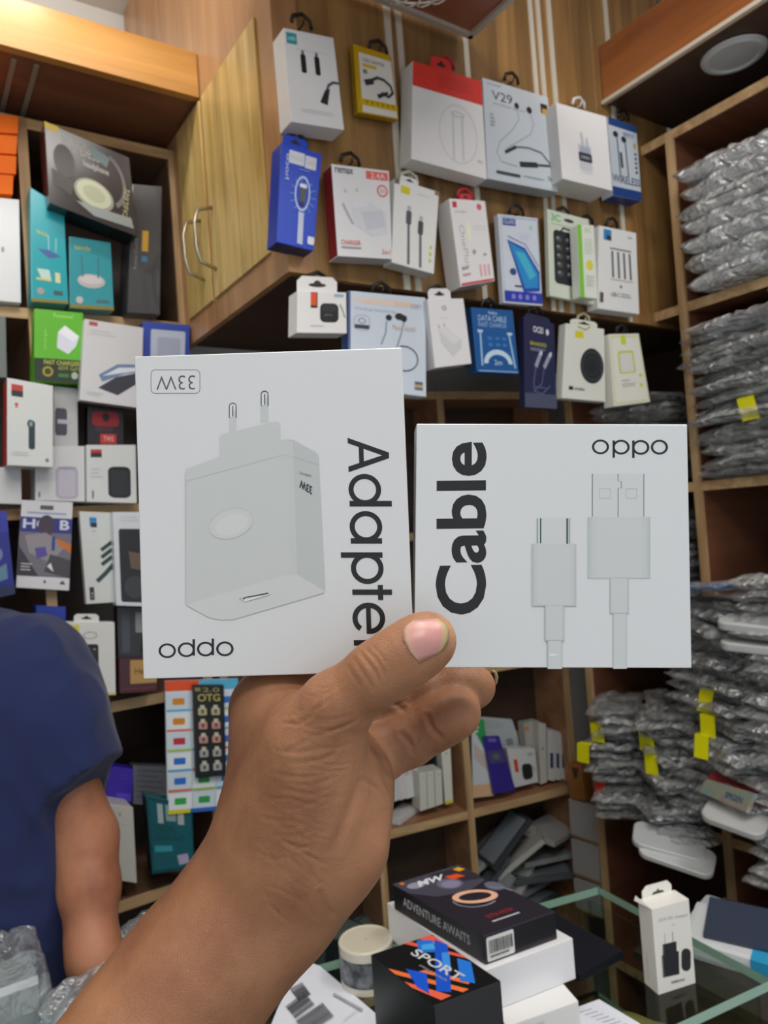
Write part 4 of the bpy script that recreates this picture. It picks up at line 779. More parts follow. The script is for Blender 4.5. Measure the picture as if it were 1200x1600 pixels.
# tape roll
tc = onZ(571, 1467, -.545); tr = root('tape_roll', (tc.x, tc.y, ZC), 'cream topped packing tape roll with a dark printed band on the counter', 'tape')
m = MB(); m.lathe([(.001, .0), (.0355, .0), (.0355, .055), (.001, .055)], (tc.x, tc.y, ZC), mat('c9c3b0', .4), 48); m.build('core', tr)
m = MB(); m.lathe([(.0355, .0005), (.0362, .001), (.0362, .054), (.034, .0556), (.0315, .0556), (.0312, .0545), (.03, .0545)], (tc.x, tc.y, ZC), mat('d4cfbf', .25), 48); m.build('tape_winding', tr, smooth=False)
bandm = bpy.data.materials.new('printed_band'); bandm.use_nodes = True; nt = bandm.node_tree
nz = nt.nodes.new('ShaderNodeTexNoise'); nz.inputs['Scale'].default_value = 45; nz.inputs['Detail'].default_value = 3; cr = nt.nodes.new('ShaderNodeValToRGB'); cr.color_ramp.elements[0].position = .42; cr.color_ramp.elements[1].position = .62
cr.color_ramp.elements[0].color = rgb('2f3338'); cr.color_ramp.elements[1].color = rgb('82868c'); tcn = nt.nodes.new('ShaderNodeTexCoord'); nt.links.new(tcn.outputs['Object'], nz.inputs['Vector']); nt.links.new(nz.outputs['Fac'], cr.inputs['Fac']); nt.links.new(cr.outputs[0], nt.nodes['Principled BSDF'].inputs['Base Color']); nt.nodes['Principled BSDF'].inputs['Roughness'].default_value = .2
m = MB(); m.lathe([(.0364, .010), (.0367, .011), (.0367, .042), (.0364, .043)], (tc.x, tc.y, ZC), bandm, 48); m.build('printed_band', tr)
# papers
def sheet(name, label, px, z, art):
    q = [onZ(x, y, z) for x, y in px]; r = root(name, q[0], label, 'paper'); m = MB(); n = len(q)
    m.add(q+[p+Vector((0, 0, .0006)) for p in q], [tuple(range(n)), tuple(range(2*n-1, n-1, -1))]+[(i, (i+1) % n, n+(i+1) % n, n+i) for i in range(n)], mat('dfe3ee', .7)); m.build('sheet', r)
    P = Print(lambda x, y: onZ(x, y, z+.0006), (0, 0, 1)); art(P); P.build(r, 'printed_lines')
def ps(P):
    def bc(o, u, v, n):
        rnd = random.Random(n); t = 0
        while t < 1:
            w = rnd.choice((.02, .03, .05)); a = lambda k, s: (o[0]+u[0]*k+v[0]*s, o[1]+u[1]*k+v[1]*s)
            P.p([a(t, 0), a(min(t+w, 1), 0), a(min(t+w, 1), 1), a(t, 1)], '4a4e56'); t += w+rnd.choice((.02, .03))
    bc((452, 1545), (14, 20), (20, -10), 1); bc((446, 1574), (16, 20), (30, -22), 2); bc((462, 1597), (18, 22), (42, -28), 3)
    P.l([(521, 1556), (567, 1582)], .003, 'a8aab4'); P.l([(536, 1600), (562, 1580)], .0006, '8a8c98')
sheet('receipt', 'white paper sheet with barcodes beside the tape roll', [(472,1500),(500,1510),(588,1585),(600,1640),(400,1660),(434,1576)], ZC+.0012, ps)
def ps2(P):
    for i in range(9): P.l([(905+i*9, 1582+i*4), (925+i*9, 1576+i*4)], .0009, '6a7890')
    P.l([(893, 1600), (905, 1594)], .003, '2a5ab0')
sheet('receipt', 'bluish printed paper sheet at the bottom edge right of the white boxes', [(900,1575),(936,1562),(1000,1600),(1010,1640),(880,1640)], ZC+.0012, ps2)

# white adapter carton standing on the glass
F0 = onZ(1029, 1555, ZC); R0 = onZ(1087, 1536, ZC); L0 = onZ(1001, 1538, ZC)
def hgt(px, py, B):
    d = ray(px, py); t = (B.x*d.x+B.y*d.y)/(d.x**2+d.y**2); return t*d.z
H = hgt(1020, 1421, F0)-ZC
e = (R0-F0); w = (L0-F0); w = w-e*(w.dot(e)/e.dot(e)); up = Vector((0, 0, H))
r = root('adapter_box', F0+e/2+w/2, 'small white upright adapter box with a black plug picture on the glass counter', 'box')
q = [F0+up, R0+up, R0, F0]
MB().hexa(q, w, mat('e6e4de', .4)).build('carton', r, bevel=.0008)
z1 = Vector((0, 0, H))
m = MB(); a = F0+w*.96+e*.1+up; 
pts = [a, a+e*.8, a+e*.8+Vector((0, 0, .009)), a+e*.7+Vector((0, 0, .015)), a+e*.12+Vector((0, 0, .015)), a+Vector((0, 0, .009))]
k = len(pts); m.add(pts+[p-w.normalized()*.0008 for p in pts], [tuple(range(k)), tuple(range(2*k-1, k-1, -1))]+[(i, (i+1) % k, k+(i+1) % k, k+i) for i in range(k)], mat('e6e4de', .4)); tb = m.build('hang_tab', r)
P = Print(lambda u, v: a+e*u+Vector((0, 0, v))-w.normalized()*.0008, -w); P.p([(.25, .002), (.6, .002), (.55, .005), (.46, .0055), (.43, .009), (.39, .0055), (.3, .005)], '2c302c'); P.build(tb, 'slot')
m = MB(); a2_ = L0+up; m.add([a2_, a2_+Vector((0, 0, .006))+e*.05, F0+up], [(0, 1, 2)], mat('e6e4de', .4)); m.build('torn_flap', r)
P = Print(lambda x, y: onp(840+x/3.333, 1340+y/3.333, F0, w), -w, step=.00008)
P.t('25W PD Adapter', (630, 340), (155, -32), (0, -20), '8a8884'); P.t('USB-C', (696, 355), (22, -4), (0, -8), 'a8a6a2')
P.l([(662, 395), (664, 448)], .0006, '77756f'); P.l([(702, 385), (704, 440)], .0009, '55534f')
P.p([(650, 452), (722, 435), (724, 487), (735, 487), (738, 606), (652, 625), (645, 512), (651, 508)], '26262a'); P.p([(645, 512), (651, 508), (660, 622), (652, 625)], '6b6a68'); P.p([(650, 452), (656, 451), (660, 505), (651, 508)], '5a5958')
P.rr(748, 472, 797, 590, 24, 28, '2a2a2e'); P.t('SAMSUNG', (695, 657), (70, -17), (0, -14), '5a5856', .02)
P.build(r)
P = Print(lambda u, v: L0*(1-u)+F0*u+up*v, (w.cross(Vector((0, 0, 1))))*(1 if w.cross(Vector((0, 0, 1))).dot(F0) < 0 else -1)); P.t('Power Adapter', (.55, .12), (0, .32), (-.10, 0), 'b4b2ae'); P.build(r, 'side_lettering')

# ================================================================ PLASTIC POUCHES
def plastic(name, col, alpha, rough, bumps=(45, .9)):
    m = bpy.data.materials.new(name); m.use_nodes = True; nt = m.node_tree; b = nt.nodes['Principled BSDF']
    b.inputs['Base Color'].default_value = rgb(col); b.inputs['Roughness'].default_value = rough; b.inputs['Alpha'].default_value = alpha; b.inputs['Metallic'].default_value = .5; b.inputs['Specular IOR Level'].default_value = .9; b.inputs['Coat Weight'].default_value = .6; b.inputs['Coat Roughness'].default_value = .08
    t = nt.nodes.new('ShaderNodeTexNoise'); t.inputs['Scale'].default_value = bumps[0]; t.inputs['Detail'].default_value = 4; t.inputs['Distortion'].default_value = 1.5
    tc = nt.nodes.new('ShaderNodeTexCoord'); nt.links.new(tc.outputs['Object'], t.inputs['Vector']); bp = nt.nodes.new('ShaderNodeBump'); bp.inputs['Strength'].default_value = bumps[1]; bp.inputs['Distance'].default_value = .03
    nt.links.new(t.outputs['Fac'], bp.inputs['Height']); nt.links.new(bp.outputs['Normal'], b.inputs['Normal']); nt.links.new(bp.outputs['Normal'], b.inputs['Coat Normal']); return m
FILM = [plastic('clear_film', 'f2f4f5', .42, .13), plastic('cloudy_film', 'f0f2f2', .6, .17), plastic('clear_film_fine', 'eceff0', .34, .12, (70, .9)), plastic('thick_film', 'eef0f3', .72, .2, (30, 1))]
POUCHES = {}
def rslab(mb, hx, hy, hz, r, m):
    pts = []
    for (X, Y, t0) in ((hx-r, -hy+r, -90), (hx-r, hy-r, 0), (-hx+r, hy-r, 90), (-hx+r, -hy+r, 180)):
        for k in range(6):
            t = math.radians(t0+18*k); pts.append((X+r*math.cos(t), Y+r*math.sin(t)))
    n = len(pts); vs = [Vector((x, y, -hz)) for x, y in pts]+[Vector((x, y, hz)) for x, y in pts]
    mb.add(vs, [tuple(range(n))[::-1], tuple(range(n, 2*n))]+[(i, (i+1) % n, n+(i+1) % n, n+i) for i in range(n)], m)
def pouch_proto(kind, film, ccol, thick, L=.20, Wd=.115):
    """meshes of a sleeve and the case inside, centred at the origin, long side along x"""
    key = (kind, film, ccol)
    if key in POUCHES: return POUCHES[key]
    a = MB(); cushion(a, (0, 0, 0), L, Wd, thick, 0, FILM[film], kind*3.7+1, amp=.0065, nx=24, ny=16)
    o1 = a.build('sleeve', smooth=True)
    b = MB(); hx, hy, hz = L*.39, Wd*.36, thick*.22
    rslab(b, hx, hy, hz, .018, mat(ccol, .35)); o2 = b.build('phone_case', bevel=hz*.6, segs=2)
    POUCHES[key] = (o1.data, o2.data); bpy.data.objects.remove(o1); bpy.data.objects.remove(o2)
    return POUCHES[key]
def pouch(loc, yaw, kind, film, ccol, thick, label, group, tilt=(0, 0), tagc=None, scale=1, tagp=None):
    r = root('phone_case_pouch', loc, label, 'pouch', group)
    r.rotation_euler = (tilt[0], tilt[1], yaw); r.scale = (scale,)*3
    d = pouch_proto(kind, film, ccol, thick)
    for n, me in zip(('sleeve', 'phone_case'), d):
        o = bpy.data.objects.new(n, me); C.objects.link(o); o.parent = r
    if tagc:
        ex = Vector((-math.cos(yaw), math.sin(yaw), 0)); px_ = Vector((ex.y, -ex.x, 0)); ee = min(.5*.115/max(abs(ex.y), .01), .5*.20/max(abs(ex.x), .01))
        A_ = ex*(ee-.012); B_ = ex*(ee+.004); zt = Vector((0, 0, thick*.5)); w_ = px_*.016*prnd.uniform(.85, 1.2)
        vs = [A_-w_+zt, A_+w_+zt, B_+w_+zt, B_-w_+zt]; dn = Vector((prnd.uniform(-.006, .006), prnd.uniform(-.006, .006), -.030))
        vs2 = [B_-w_+zt, B_+w_+zt, B_+w_*.9+dn+ex*.006, B_-w_*1.05+dn+ex*.004]
        me = bpy.data.meshes.new('price_tag'); me.from_pydata([Vector(v) for v in vs+vs2], [], [(0,1,2,3), (4,5,6,7)]); me.materials.append(mat(tagc, .5))
        me.materials.append(mat('4a4a10', .5)); o = bpy.data.objects.new('price_tag', me); C.objects.link(o); o.parent = r
        sol = o.modifiers.new('thickness', 'SOLIDIFY'); sol.thickness = .0006
        tag(o, 'yellow price tag' if tagc != 'd8302a' else 'red price tag')
    return r
CASEC = ['2c2e33', '4a4f58', '6b6f72', '8a8c90', '2f3a4e', '5a5650', '3c4a48', '74747a', '1f2124', 'a8a8a4', '57506a', '6d7f90']
prnd = random.Random(11)
def ordn(i): return ['lowest', 'second from below', 'third from below', 'fourth from below', 'fifth from below', 'sixth from below', 'seventh from below', 'eighth from below', 'ninth from below', 'tenth from below', 'eleventh from below', 'twelfth from below', 'thirteenth from below', 'fourteenth from below', 'fifteenth from below', 'sixteenth from below', 'seventeenth from below', 'eighteenth from below', 'nineteenth from below', 'twentieth from below', '21st from below', '22nd from below', '23rd from below', '24th from below', '25th from below', '26th from below', '27th from below', '28th from below', '29th from below', '30th from below'][i]
def stack(where, x, y, z0, z1, thick, films, cases, yaw=1.57, jit=.012, sc=1, tags={}, lean=0, tilt=(0, 0), pitchf=.93):
    n = max(1, int((z1-z0)/(thick*pitchf*sc))); 
    for i in range(n):
        c = cases[i % len(cases)] if not callable(cases) else cases(i)
        pouch((x+prnd.uniform(-jit, jit)+lean*i, y+prnd.uniform(-jit, jit), z0+thick*sc*.55+i*thick*sc*pitchf), yaw+prnd.uniform(-.16, .16)*(jit/.012), prnd.randrange(4), films[i % len(films)], c, thick,
              ('grey phone case pouch, %s of the %s' % (ordn(i), where)), 'pouches in the '+where, (tilt[0]+prnd.uniform(-.06, .06), tilt[1]+prnd.uniform(-.05, .05)), tags.get(i), sc, (.07, .03) if tags.get(i) else None)
    return n
GREYS = ['8a8c90', 'a8a8a4', '74747a']
stack('stack on the top right shelf', 1.44, .775, .43, .70, .034, [3, 1, 3], ['8f9196', '9a9ca0', '85888c'], jit=.008, sc=1.15)
stack('second stack on the top right shelf', 1.43, .54, .43, .74, .034, [1, 3], ['a2a3a2', '8f9196', '4d3f8c', '5a4a96', '9a9ca0'], jit=.01, sc=1.15)
stack('row just under the top right shelf', 1.40, .60, .36, .40, .032, [1], ['7c7268'], jit=.004, sc=1.1)
stack('stack on the second right shelf', 1.44, .80, .049, .37, .020, [2, 0, 1], ['4a4f58', '3c4a48', '2c2e33', '6b6f72', '5a5650', '2f3a4e', '6f6480', '9aa6ac'], jit=.016, sc=1.15, tags={6: 'd8d400'})
stack('second stack on the second right shelf', 1.43, .56, .049, .40, .020, [0, 2, 1], ['2c2e33', '4a4f58', '2f3a4e', '3c4a48', '8c78a8', 'b0b4b8'], jit=.014, sc=1.15, tags={8: 'd8d400'})
stack('dim stack on the second right shelf', 1.46, 1.09, .049, .27, .022, [2, 0], ['1f2124', '2c2e33'], jit=.014, sc=1.1)
stack('stack on the third right shelf', 1.47, .56, -.328, -.02, .020, [2, 0], ['4a4f58', '5a3c40', '2f3a4e', 'a8a8a4', '8a8c90'], jit=.012, sc=1.1)
stack('dim stack on the third right shelf', 1.46, 1.08, -.328, .0, .022, [2, 0], ['2f3a5e', '3c3a44', '2c2e33', '6b6f72'], jit=.014, sc=1.1)
# the big heap that bulges out of the lower right shelves
LOWS = -.698
mix = lambda i: ['2c2e33', '5a5e60', '8a8c90', '3c4a48', '6b6f72', '4a4f58', 'a8a8a4', '2f3a4e'][i % 8]
stack('far left stack in the right heap', 1.40, 1.17, LOWS, -.43, .021, [0, 1, 3], mix, yaw=.6, jit=.016, tags={8: 'e6e000', 10: 'e6e000', 3: 'd8302a'})
stack('middle stack in the right heap', 1.38, 1.03, LOWS, -.42, .021, [1, 0, 3], mix, yaw=.9, jit=.02, tags={8: 'e6e000', 10: 'e6e000'})
stack('tall stack in the right heap', 1.345, .86, -.62, -.19, .022, [1, 0, 3, 0], mix, yaw=1.2, jit=.02, sc=1.05, tags={7: 'e6e000', 9: 'e6e000', 11: 'e6e000'})
stack('fourth stack in the right heap', 1.32, .68, LOWS, -.12, .022, [0, 1, 0, 3], mix, yaw=1.5, jit=.02, sc=1.05, tags={15: 'd8302a'})
stack('nearest stack in the right heap', 1.30, .55, LOWS, -.10, .022, [0, 3, 1], mix, yaw=1.6, jit=.014, sc=1.05)
pouch((1.33, .865, -.165), 1.2, 1, 2, '3466a8', .016, 'blue phone case pouch lying on top of the tall right stack', 'single cases on the heap', (.05, .08))
def loose(name, label, px, X, col, L, Wd, T, yaw, tilt, rough=.35, cat='case', metal=0):
    c = onX(px[0], px[1], X); r = root(name, c, label, cat); r.rotation_euler = (tilt[0], tilt[1], yaw)
    mb = MB(); rslab(mb, L/2, Wd/2, T/2, .02, mat(col, rough, metal)); o = mb.build('shell', None, bevel=T*.35, segs=3); o.parent = r
    mb = MB(); mb.tube([(L*.36+.006*math.cos(t), .008*math.sin(t), -T/2-.0002) for t in [i*math.pi/6 for i in range(12)]], .0012, mat('3a3c3e', .4), 6, closed=True); o = mb.build('charging_port', None); o.parent = r
    return r
loose('phone_case', 'pale grey rounded phone case sticking out of the right heap below the shiny strip', (1150, 1278), 1.25, 'b9b9b8', .11, .07, .014, -1.35, (.25, .15))
loose('phone_case', 'white rounded phone case hanging lowest from the left part of the heap', (1058, 1335), 1.27, 'd2d4d4', .14, .08, .012, -1.1, (.22, .2))
loose('phone_case', 'second white phone case above the lowest hanging one', (1045, 1316), 1.28, 'c4c8ca', .14, .08, .012, -.95, (.2, .2))
loose('phone_case', 'white glossy case end at the right edge below the blue case', (1185, 975), 1.28, 'c8cacb', .13, .07, .016, -1.5, (.15, .05), .2)
loose('phone_case', 'second white glossy case end at the right edge', (1190, 1008), 1.28, 'bfc1c2', .13, .07, .016, -1.4, (.1, .05), .2)
loose('phone_case', 'red edged case poking out above the shiny strip', (1160, 1232), 1.29, '8a2f36', .12, .06, .006, -1.2, (.5, .1))
holo = bpy.data.materials.new('holographic_foil'); holo.use_nodes = True; nt = holo.node_tree; b = nt.nodes['Principled BSDF']; b.inputs['Metallic'].default_value = .6; b.inputs['Roughness'].default_value = .22
nz = nt.nodes.new('ShaderNodeTexNoise'); nz.inputs['Scale'].default_value = 28; hs = nt.nodes.new('ShaderNodeHueSaturation'); hs.inputs['Color'].default_value = rgb('d8d0e8'); hs.inputs['Saturation'].default_value = 1.1; tcn = nt.nodes.new('ShaderNodeTexCoord')
mm_ = nt.nodes.new('ShaderNodeMath'); mm_.operation = 'MULTIPLY'; mm_.inputs[1].default_value = 2; nt.links.new(tcn.outputs['Object'], nz.inputs['Vector']); nt.links.new(nz.outputs['Fac'], mm_.inputs[0]); nt.links.new(mm_.outputs[0], hs.inputs['Hue']); nt.links.new(hs.outputs[0], b.inputs['Base Color'])
q = [onX(x, y, 1.235) for x, y in ((1102, 1217), (1178, 1240), (1166, 1270), (1092, 1237))]
m = MB(); m.hexa(q, Vector((.012, .0, -.004)), holo); r = root('foil_strip', q[3], 'shiny holographic packet strip on the right heap', 'packet'); m.build('foil', r, bevel=.001)
P = Print(bil(q), Vector((-1, 0, 0))); P.tb('SPIGEN', .5, .35, .85, .7, '2c3a78', .02); P.build(r)
# packets on the ledge right of the counter
lg = root('side_counter', (1.1, .15, FLOOR), 'low dark side counter right of the glass counter under the pouch heap', 'counter')
m = MB(); m.box((.99, -.5, FLOOR), (1.22, .80, -.735), DARK); m.build('body', lg)
m = MB(); m.box((.97, -.5, -.735), (1.23, .82, -.72), mat('3c342e', .4)); m.build('top', lg, bevel=.002)
c = onX(1150, 1462, 1.20)
def ledge(name, label, px, X, L, Wd, T, yaw, col, tilt=(0, 0), cat='packet', patch=None):
    c = onX(px[0], px[1], X); r = root(name, c, label, cat); r.rotation_euler = (tilt[0], tilt[1], yaw)
    mb = MB(); mb.box((-L/2, -Wd/2, -T/2), (L/2, Wd/2, T/2), mat(col, .35)); o = mb.build('wrapper', None, bevel=T*.3, segs=2, smooth=False); o.parent = r
    if patch: mb = MB(); mb.box((patch[0], patch[1], -T*.2), (patch[2], patch[3], T/2+.0006), mat(patch[4], .4)); o = mb.build('printed_patch', None); o.parent = r
ledge('tempered_glass_packet', 'white packet with a turquoise patch on the ledge right of the glass counter', (1160, 1472), 1.09, .16, .11, .03, -1.2, 'd6dadd', (.12, .05), patch=(.02, -.056, .06, -.015, '2f9fd0'))
ledge('phone_case', 'dark navy case lying on the white packet right of the counter', (1178, 1448), 1.11, .14, .10, .008, -1.1, '3a4258', (.12, .05), cat='case')
ledge('tempered_glass_packet', 'second white packet behind the first at the right edge of the ledge', (1150, 1450), 1.17, .14, .10, .03, -1.4, 'c4c8cc', (.1, 0))

# ================================================================ BAGS ON THE LEFT OF THE COUNTER
def crumple(name, label, c, s, film, seed, cat='bag', amp=.5, sub=4):
    bm = bmesh.new(); bmesh.ops.create_icosphere(bm, subdivisions=sub, radius=1)
    for v in bm.verts:
        n = noise.noise(v.co*1.3+Vector((seed, 0, 0)))*.8+.5*abs(noise.noise(v.co*3.1+Vector((0, seed, 0))))+.25*abs(noise.noise(v.co*7+Vector((0, 0, seed))))
        d = v.co*(1+amp*n); v.co = Vector((d.x*s[0], d.y*s[1], max(d.z, -.75)*s[2]))
    me = bpy.data.meshes.new('film'); bm.to_mesh(me); bm.free(); me.materials.append(film)
    r = root(name, c, label, cat); o = bpy.data.objects.new('film', me); C.objects.link(o); o.parent = r
    return r
CR1 = plastic('crumpled_clear_film', 'c8cccf', .5, .08, (40, .6))
p = onZ(195, 1530, -.56); crumple('plastic_bag', 'crumpled clear plastic bag in front of the man\'s hand', p, (.075, .07, .05), CR1, 2.3)
p = onZ(140, 1600, -.56); crumple('plastic_bag', 'second crumpled clear plastic bag next to the forearm at the bottom edge', p, (.06, .05, .05), CR1, 5.1)
p = onZ(235, 1500, -.57); crumple('plastic_bag', 'small grey crumpled bag behind the forearm near the dark shelf gap', p, (.06, .05, .05), CR1, 8.4)
p = onZ(88, 1625, -.58); mb = MB(); mb.box((p.x-.08, p.y-.05, ZC+.001), (p.x+.08, p.y+.05, ZC+.022), mat('8fd4e4', .3)); mb.build('carton', root('flat_box', (p.x, p.y, ZC), 'pale cyan flat box at the bottom left edge', 'box'), bevel=.002)
p = onZ(10, 1660, ZC); r = root('wrapped_box', (p.x, p.y, ZC), 'silver grey box in clear shrink wrap at the bottom left corner', 'box')
mb = MB(); mb.box((p.x-.06, p.y-.035, ZC+.001), (p.x+.035, p.y+.03, ZC+.105), mat('8f9696', .2, .3)); mb.build('carton', r, bevel=.004)
mb = MB(); mb.box((p.x-.06, p.y-.0352, ZC+.095), (p.x+.035, p.y-.035, ZC+.105), mat('d8dadb', .3)); mb.build('white_band', r)
mb = MB(); cushion(mb, (p.x-.012, p.y, ZC+.068), .13, .085, .13, 0, plastic('stiff_film', 'd0d4d6', .25, .05, (14, .5)), 3.3, amp=.004, sharp=.3); mb.build('film', r, smooth=False)
p = onZ(45, 1670, ZC); r = root('clear_pouch', (p.x, p.y, ZC), 'stiff clear plastic pouch standing beside the silver wrapped box', 'pouch')
mb = MB(); q = [Vector((p.x+a, p.y+b, ZC+.002+c)) for a, b, c in ((-.03, 0, .075), (.028, .006, .085), (.035, .01, 0), (-.03, 0, 0))]
mb.hexa(q, Vector((.004, .03, -.004)), plastic('stiff_film_b', 'd0d4d6', .4, .05, (20, .8))); mb.build('film', r)

# ================================================================ SMOOTH BODIES (distance fields turned into one continuous mesh)
class Field:
    def __init__(s): s.g = []                     # groups: (list of prims, k inside, k to the rest)
    def group(s, prims, k=.006, kj=.006): s.g.append((prims, k, kj)); return s
    @staticmethod
    def cone(P, a, b, r1, r2):
        a = np.array(a); b = np.array(b); ba = b-a; pa = P-a; h = np.clip(pa@ba/max(ba@ba, 1e-12), 0, 1)
        return np.sqrt(((pa-h[:, None]*ba)**2).sum(1))-(r1+(r2-r1)*h)
    @staticmethod
    def smin(a, b, k):
        h = np.maximum(k-np.abs(a-b), 0)/k; return np.minimum(a, b)-h*h*k*.25
    def __call__(s, P):
        tot = None
        for prims, k, kj in s.g:
            d = None
            for pr in prims:
                if callable(pr): x = pr(P)
                else: x = s.cone(P, *pr)
                d = x if d is None else s.smin(d, x, k)
            tot = d if tot is None else s.smin(tot, d, kj)
        return tot
def surface(f, mn, mx, h):
    mn = np.array(mn, float); n = np.ceil((np.array(mx)-mn)/h).astype(int)+1
    xs = [mn[i]+h*np.arange(n[i]) for i in range(3)]
    V = np.empty(n, np.float32)
    K = 6; nc = n//K+2; xc = [mn[i]+h*K*np.arange(nc[i]) for i in range(3)]                 # coarse pass, then only the cells near the skin
    G = np.stack(np.meshgrid(*xc, indexing='ij'), -1).reshape(-1, 3); Cc = f(G).reshape(nc).astype(np.float32)
    iy = (np.arange(n[1])+K//2)//K; iz = (np.arange(n[2])+K//2)//K
    for i in range(n[0]):
        base = Cc[(i+K//2)//K][np.ix_(iy, iz)].copy(); k = np.abs(base) < K*h*1.7; a_, b_ = np.nonzero(k)
        if len(a_): base[a_, b_] = f(np.stack([np.full(len(a_), xs[0][i]), xs[1][a_], xs[2][b_]], 1))
        V[i] = base
    sg = V < 0; a = sg[:-1, :-1, :-1]; al = a.copy(); an = a.copy()
    for dx in (0, 1):
        for dy in (0, 1):
            for dz in (0, 1):
                q = sg[dx:n[0]-1+dx, dy:n[1]-1+dy, dz:n[2]-1+dz]; al &= q; an |= q
    act = an & ~al; idx = -np.ones(act.shape, int); I = np.argwhere(act); idx[act] = np.arange(len(I))
    acc = np.zeros((len(I), 3)); cnt = np.zeros(len(I))
    cor = [(x, y, z) for x in (0, 1) for y in (0, 1) for z in (0, 1)]
    for p in cor:
        for ax in range(3):
            if p[ax]: continue
            q = list(p); q[ax] = 1
            va = V[I[:, 0]+p[0], I[:, 1]+p[1], I[:, 2]+p[2]]; vb = V[I[:, 0]+q[0], I[:, 1]+q[1], I[:, 2]+q[2]]
            c = (va < 0) != (vb < 0); t = np.where(c, va/np.where(c, va-vb, 1), 0)
            pt = np.tile(np.array(p, float), (len(I), 1)); pt[:, ax] += t; acc[c] += pt[c]; cnt[c] += 1
    verts = mn+(I+acc/cnt[:, None])*h; faces = []
    for ax in range(3):
        b, c = [(1, 2), (2, 0), (0, 1)][ax]
        s0 = [slice(0, -1)]*3; s1 = [slice(0, -1)]*3; s0[ax] = slice(0, n[ax]-1); s1[ax] = slice(1, n[ax])
        s0[b] = s1[b] = slice(1, n[b]-1); s0[c] = s1[c] = slice(1, n[c]-1)
        A = sg[tuple(s0)]; B = sg[tuple(s1)]; E = np.argwhere(A != B)
        if not len(E): continue
        ins_ = A[tuple(E.T)]; E = E.copy(); E[:, b] += 1; E[:, c] += 1
        def g(db, dc):
            k = E.copy(); k[:, b] -= db; k[:, c] -= dc; return idx[tuple(k.T)]
        Q = np.stack([g(1, 1), g(0, 1), g(0, 0), g(1, 0)], 1); Q[~ins_] = Q[~ins_][:, ::-1]; faces.append(Q)
    F = np.concatenate(faces); return verts, F[(F >= 0).all(1)]
def field_mesh(name, f, mn, mx, h, m, parent, post=None):
    v, F = surface(f, mn, mx, h)
    g = np.stack([f(v+np.eye(3)[i]*h*.5)-f(v-np.eye(3)[i]*h*.5) for i in range(3)], 1); g /= np.linalg.norm(g, axis=1)[:, None]+1e-9
    if post: v = post(v, g)
    me = bpy.data.meshes.new(name); off = np.array(parent.location) if parent else 0
    me.vertices.add(len(v)); me.vertices.foreach_set('co', (v-off).ravel()); me.loops.add(F.size); me.polygons.add(len(F))
    me.loops.foreach_set('vertex_index', F.ravel().astype(np.int32)); me.polygons.foreach_set('loop_start', np.arange(0, F.size, 4, dtype=np.int32)); me.update(calc_edges=True); me.validate()
    for p in me.polygons: p.use_smooth = True
    me.materials.append(m); o = bpy.data.objects.new(name, me); C.objects.link(o)
    if parent: o.parent = parent
    me['normals'] = 0; del me['normals']
    if name == 'hand':                                     # the palm side of the hand is naturally lighter and redder
        pal = np.clip((g@np.array(CR)-.25)*1.6, 0, 1)*np.clip((v[:, 2]+.17)/.05, 0, 1); at = me.attributes.new('palm', 'FLOAT', 'POINT'); at.data.foreach_set('value', pal.astype(np.float32))
    return o
def skin(name, c0, c1, c2, sc=1.0, fine=900):
    m = bpy.data.materials.new(name); m.use_nodes = True; nt = m.node_tree; b = nt.nodes['Principled BSDF']; N = nt.nodes.new; L = nt.links.new
    tc = N('ShaderNodeTexCoord'); n = N('ShaderNodeTexNoise'); n.inputs['Scale'].default_value = 18*sc; n.inputs['Detail'].default_value = 5; n.inputs['Roughness'].default_value = .6; L(tc.outputs['Object'], n.inputs['Vector'])
    cr = N('ShaderNodeValToRGB'); cr.color_ramp.elements[0].position = .3; cr.color_ramp.elements[1].position = .72; cr.color_ramp.elements[0].color = rgb(c0); cr.color_ramp.elements[1].color = rgb(c2)
    e = cr.color_ramp.elements.new(.5); e.color = rgb(c1); L(n.outputs['Fac'], cr.inputs['Fac']); 
    pa = N('ShaderNodeAttribute'); pa.attribute_name = 'palm'; mp_ = N('ShaderNodeMix'); mp_.data_type = 'RGBA'; L(pa.outputs['Fac'], mp_.inputs['Factor']); L(cr.outputs[0], mp_.inputs['A']); mp_.inputs['B'].default_value = rgb('b58262'); L(mp_.outputs['Result'], b.inputs['Base Color'])
    b.inputs['Roughness'].default_value = .48; b.inputs['Specular IOR Level'].default_value = .35
    b.inputs['Subsurface Weight'].default_value = .08; b.inputs['Subsurface Radius'].default_value = (.006, .002, .001); b.inputs['Subsurface Scale'].default_value = .5
    v = N('ShaderNodeTexVoronoi'); v.inputs['Scale'].default_value = fine; v.feature = 'DISTANCE_TO_EDGE'; L(tc.outputs['Object'], v.inputs['Vector'])
    n2 = N('ShaderNodeTexNoise'); n2.inputs['Scale'].default_value = fine*.35; n2.inputs['Detail'].default_value = 3; L(tc.outputs['Object'], n2.inputs['Vector'])
    mi = N('ShaderNodeMath'); mi.operation = 'MINIMUM'; L(v.outputs['Distance'], mi.inputs[0]); mi.inputs[1].default_value = .12
    ad = N('ShaderNodeMath'); ad.operation = 'ADD'; L(mi.outputs[0], ad.inputs[0]); mu = N('ShaderNodeMath'); mu.operation = 'MULTIPLY'; mu.inputs[1].default_value = .3; L(n2.outputs['Fac'], mu.inputs[0]); L(mu.outputs[0], ad.inputs[1])
    bp = N('ShaderNodeBump'); bp.inputs['Strength'].default_value = .5; bp.inputs['Distance'].default_value = .0012; L(ad.outputs[0], bp.inputs['Height']); L(bp.outputs['Normal'], b.inputs['Normal']); return m
SKIN = skin('skin_holding_hand', '7c5038', '94674a', 'a87c5c')
SKIN2 = skin('skin_shopkeeper', '84503a', 'a06a4e', 'b07a5e', .5, 400)

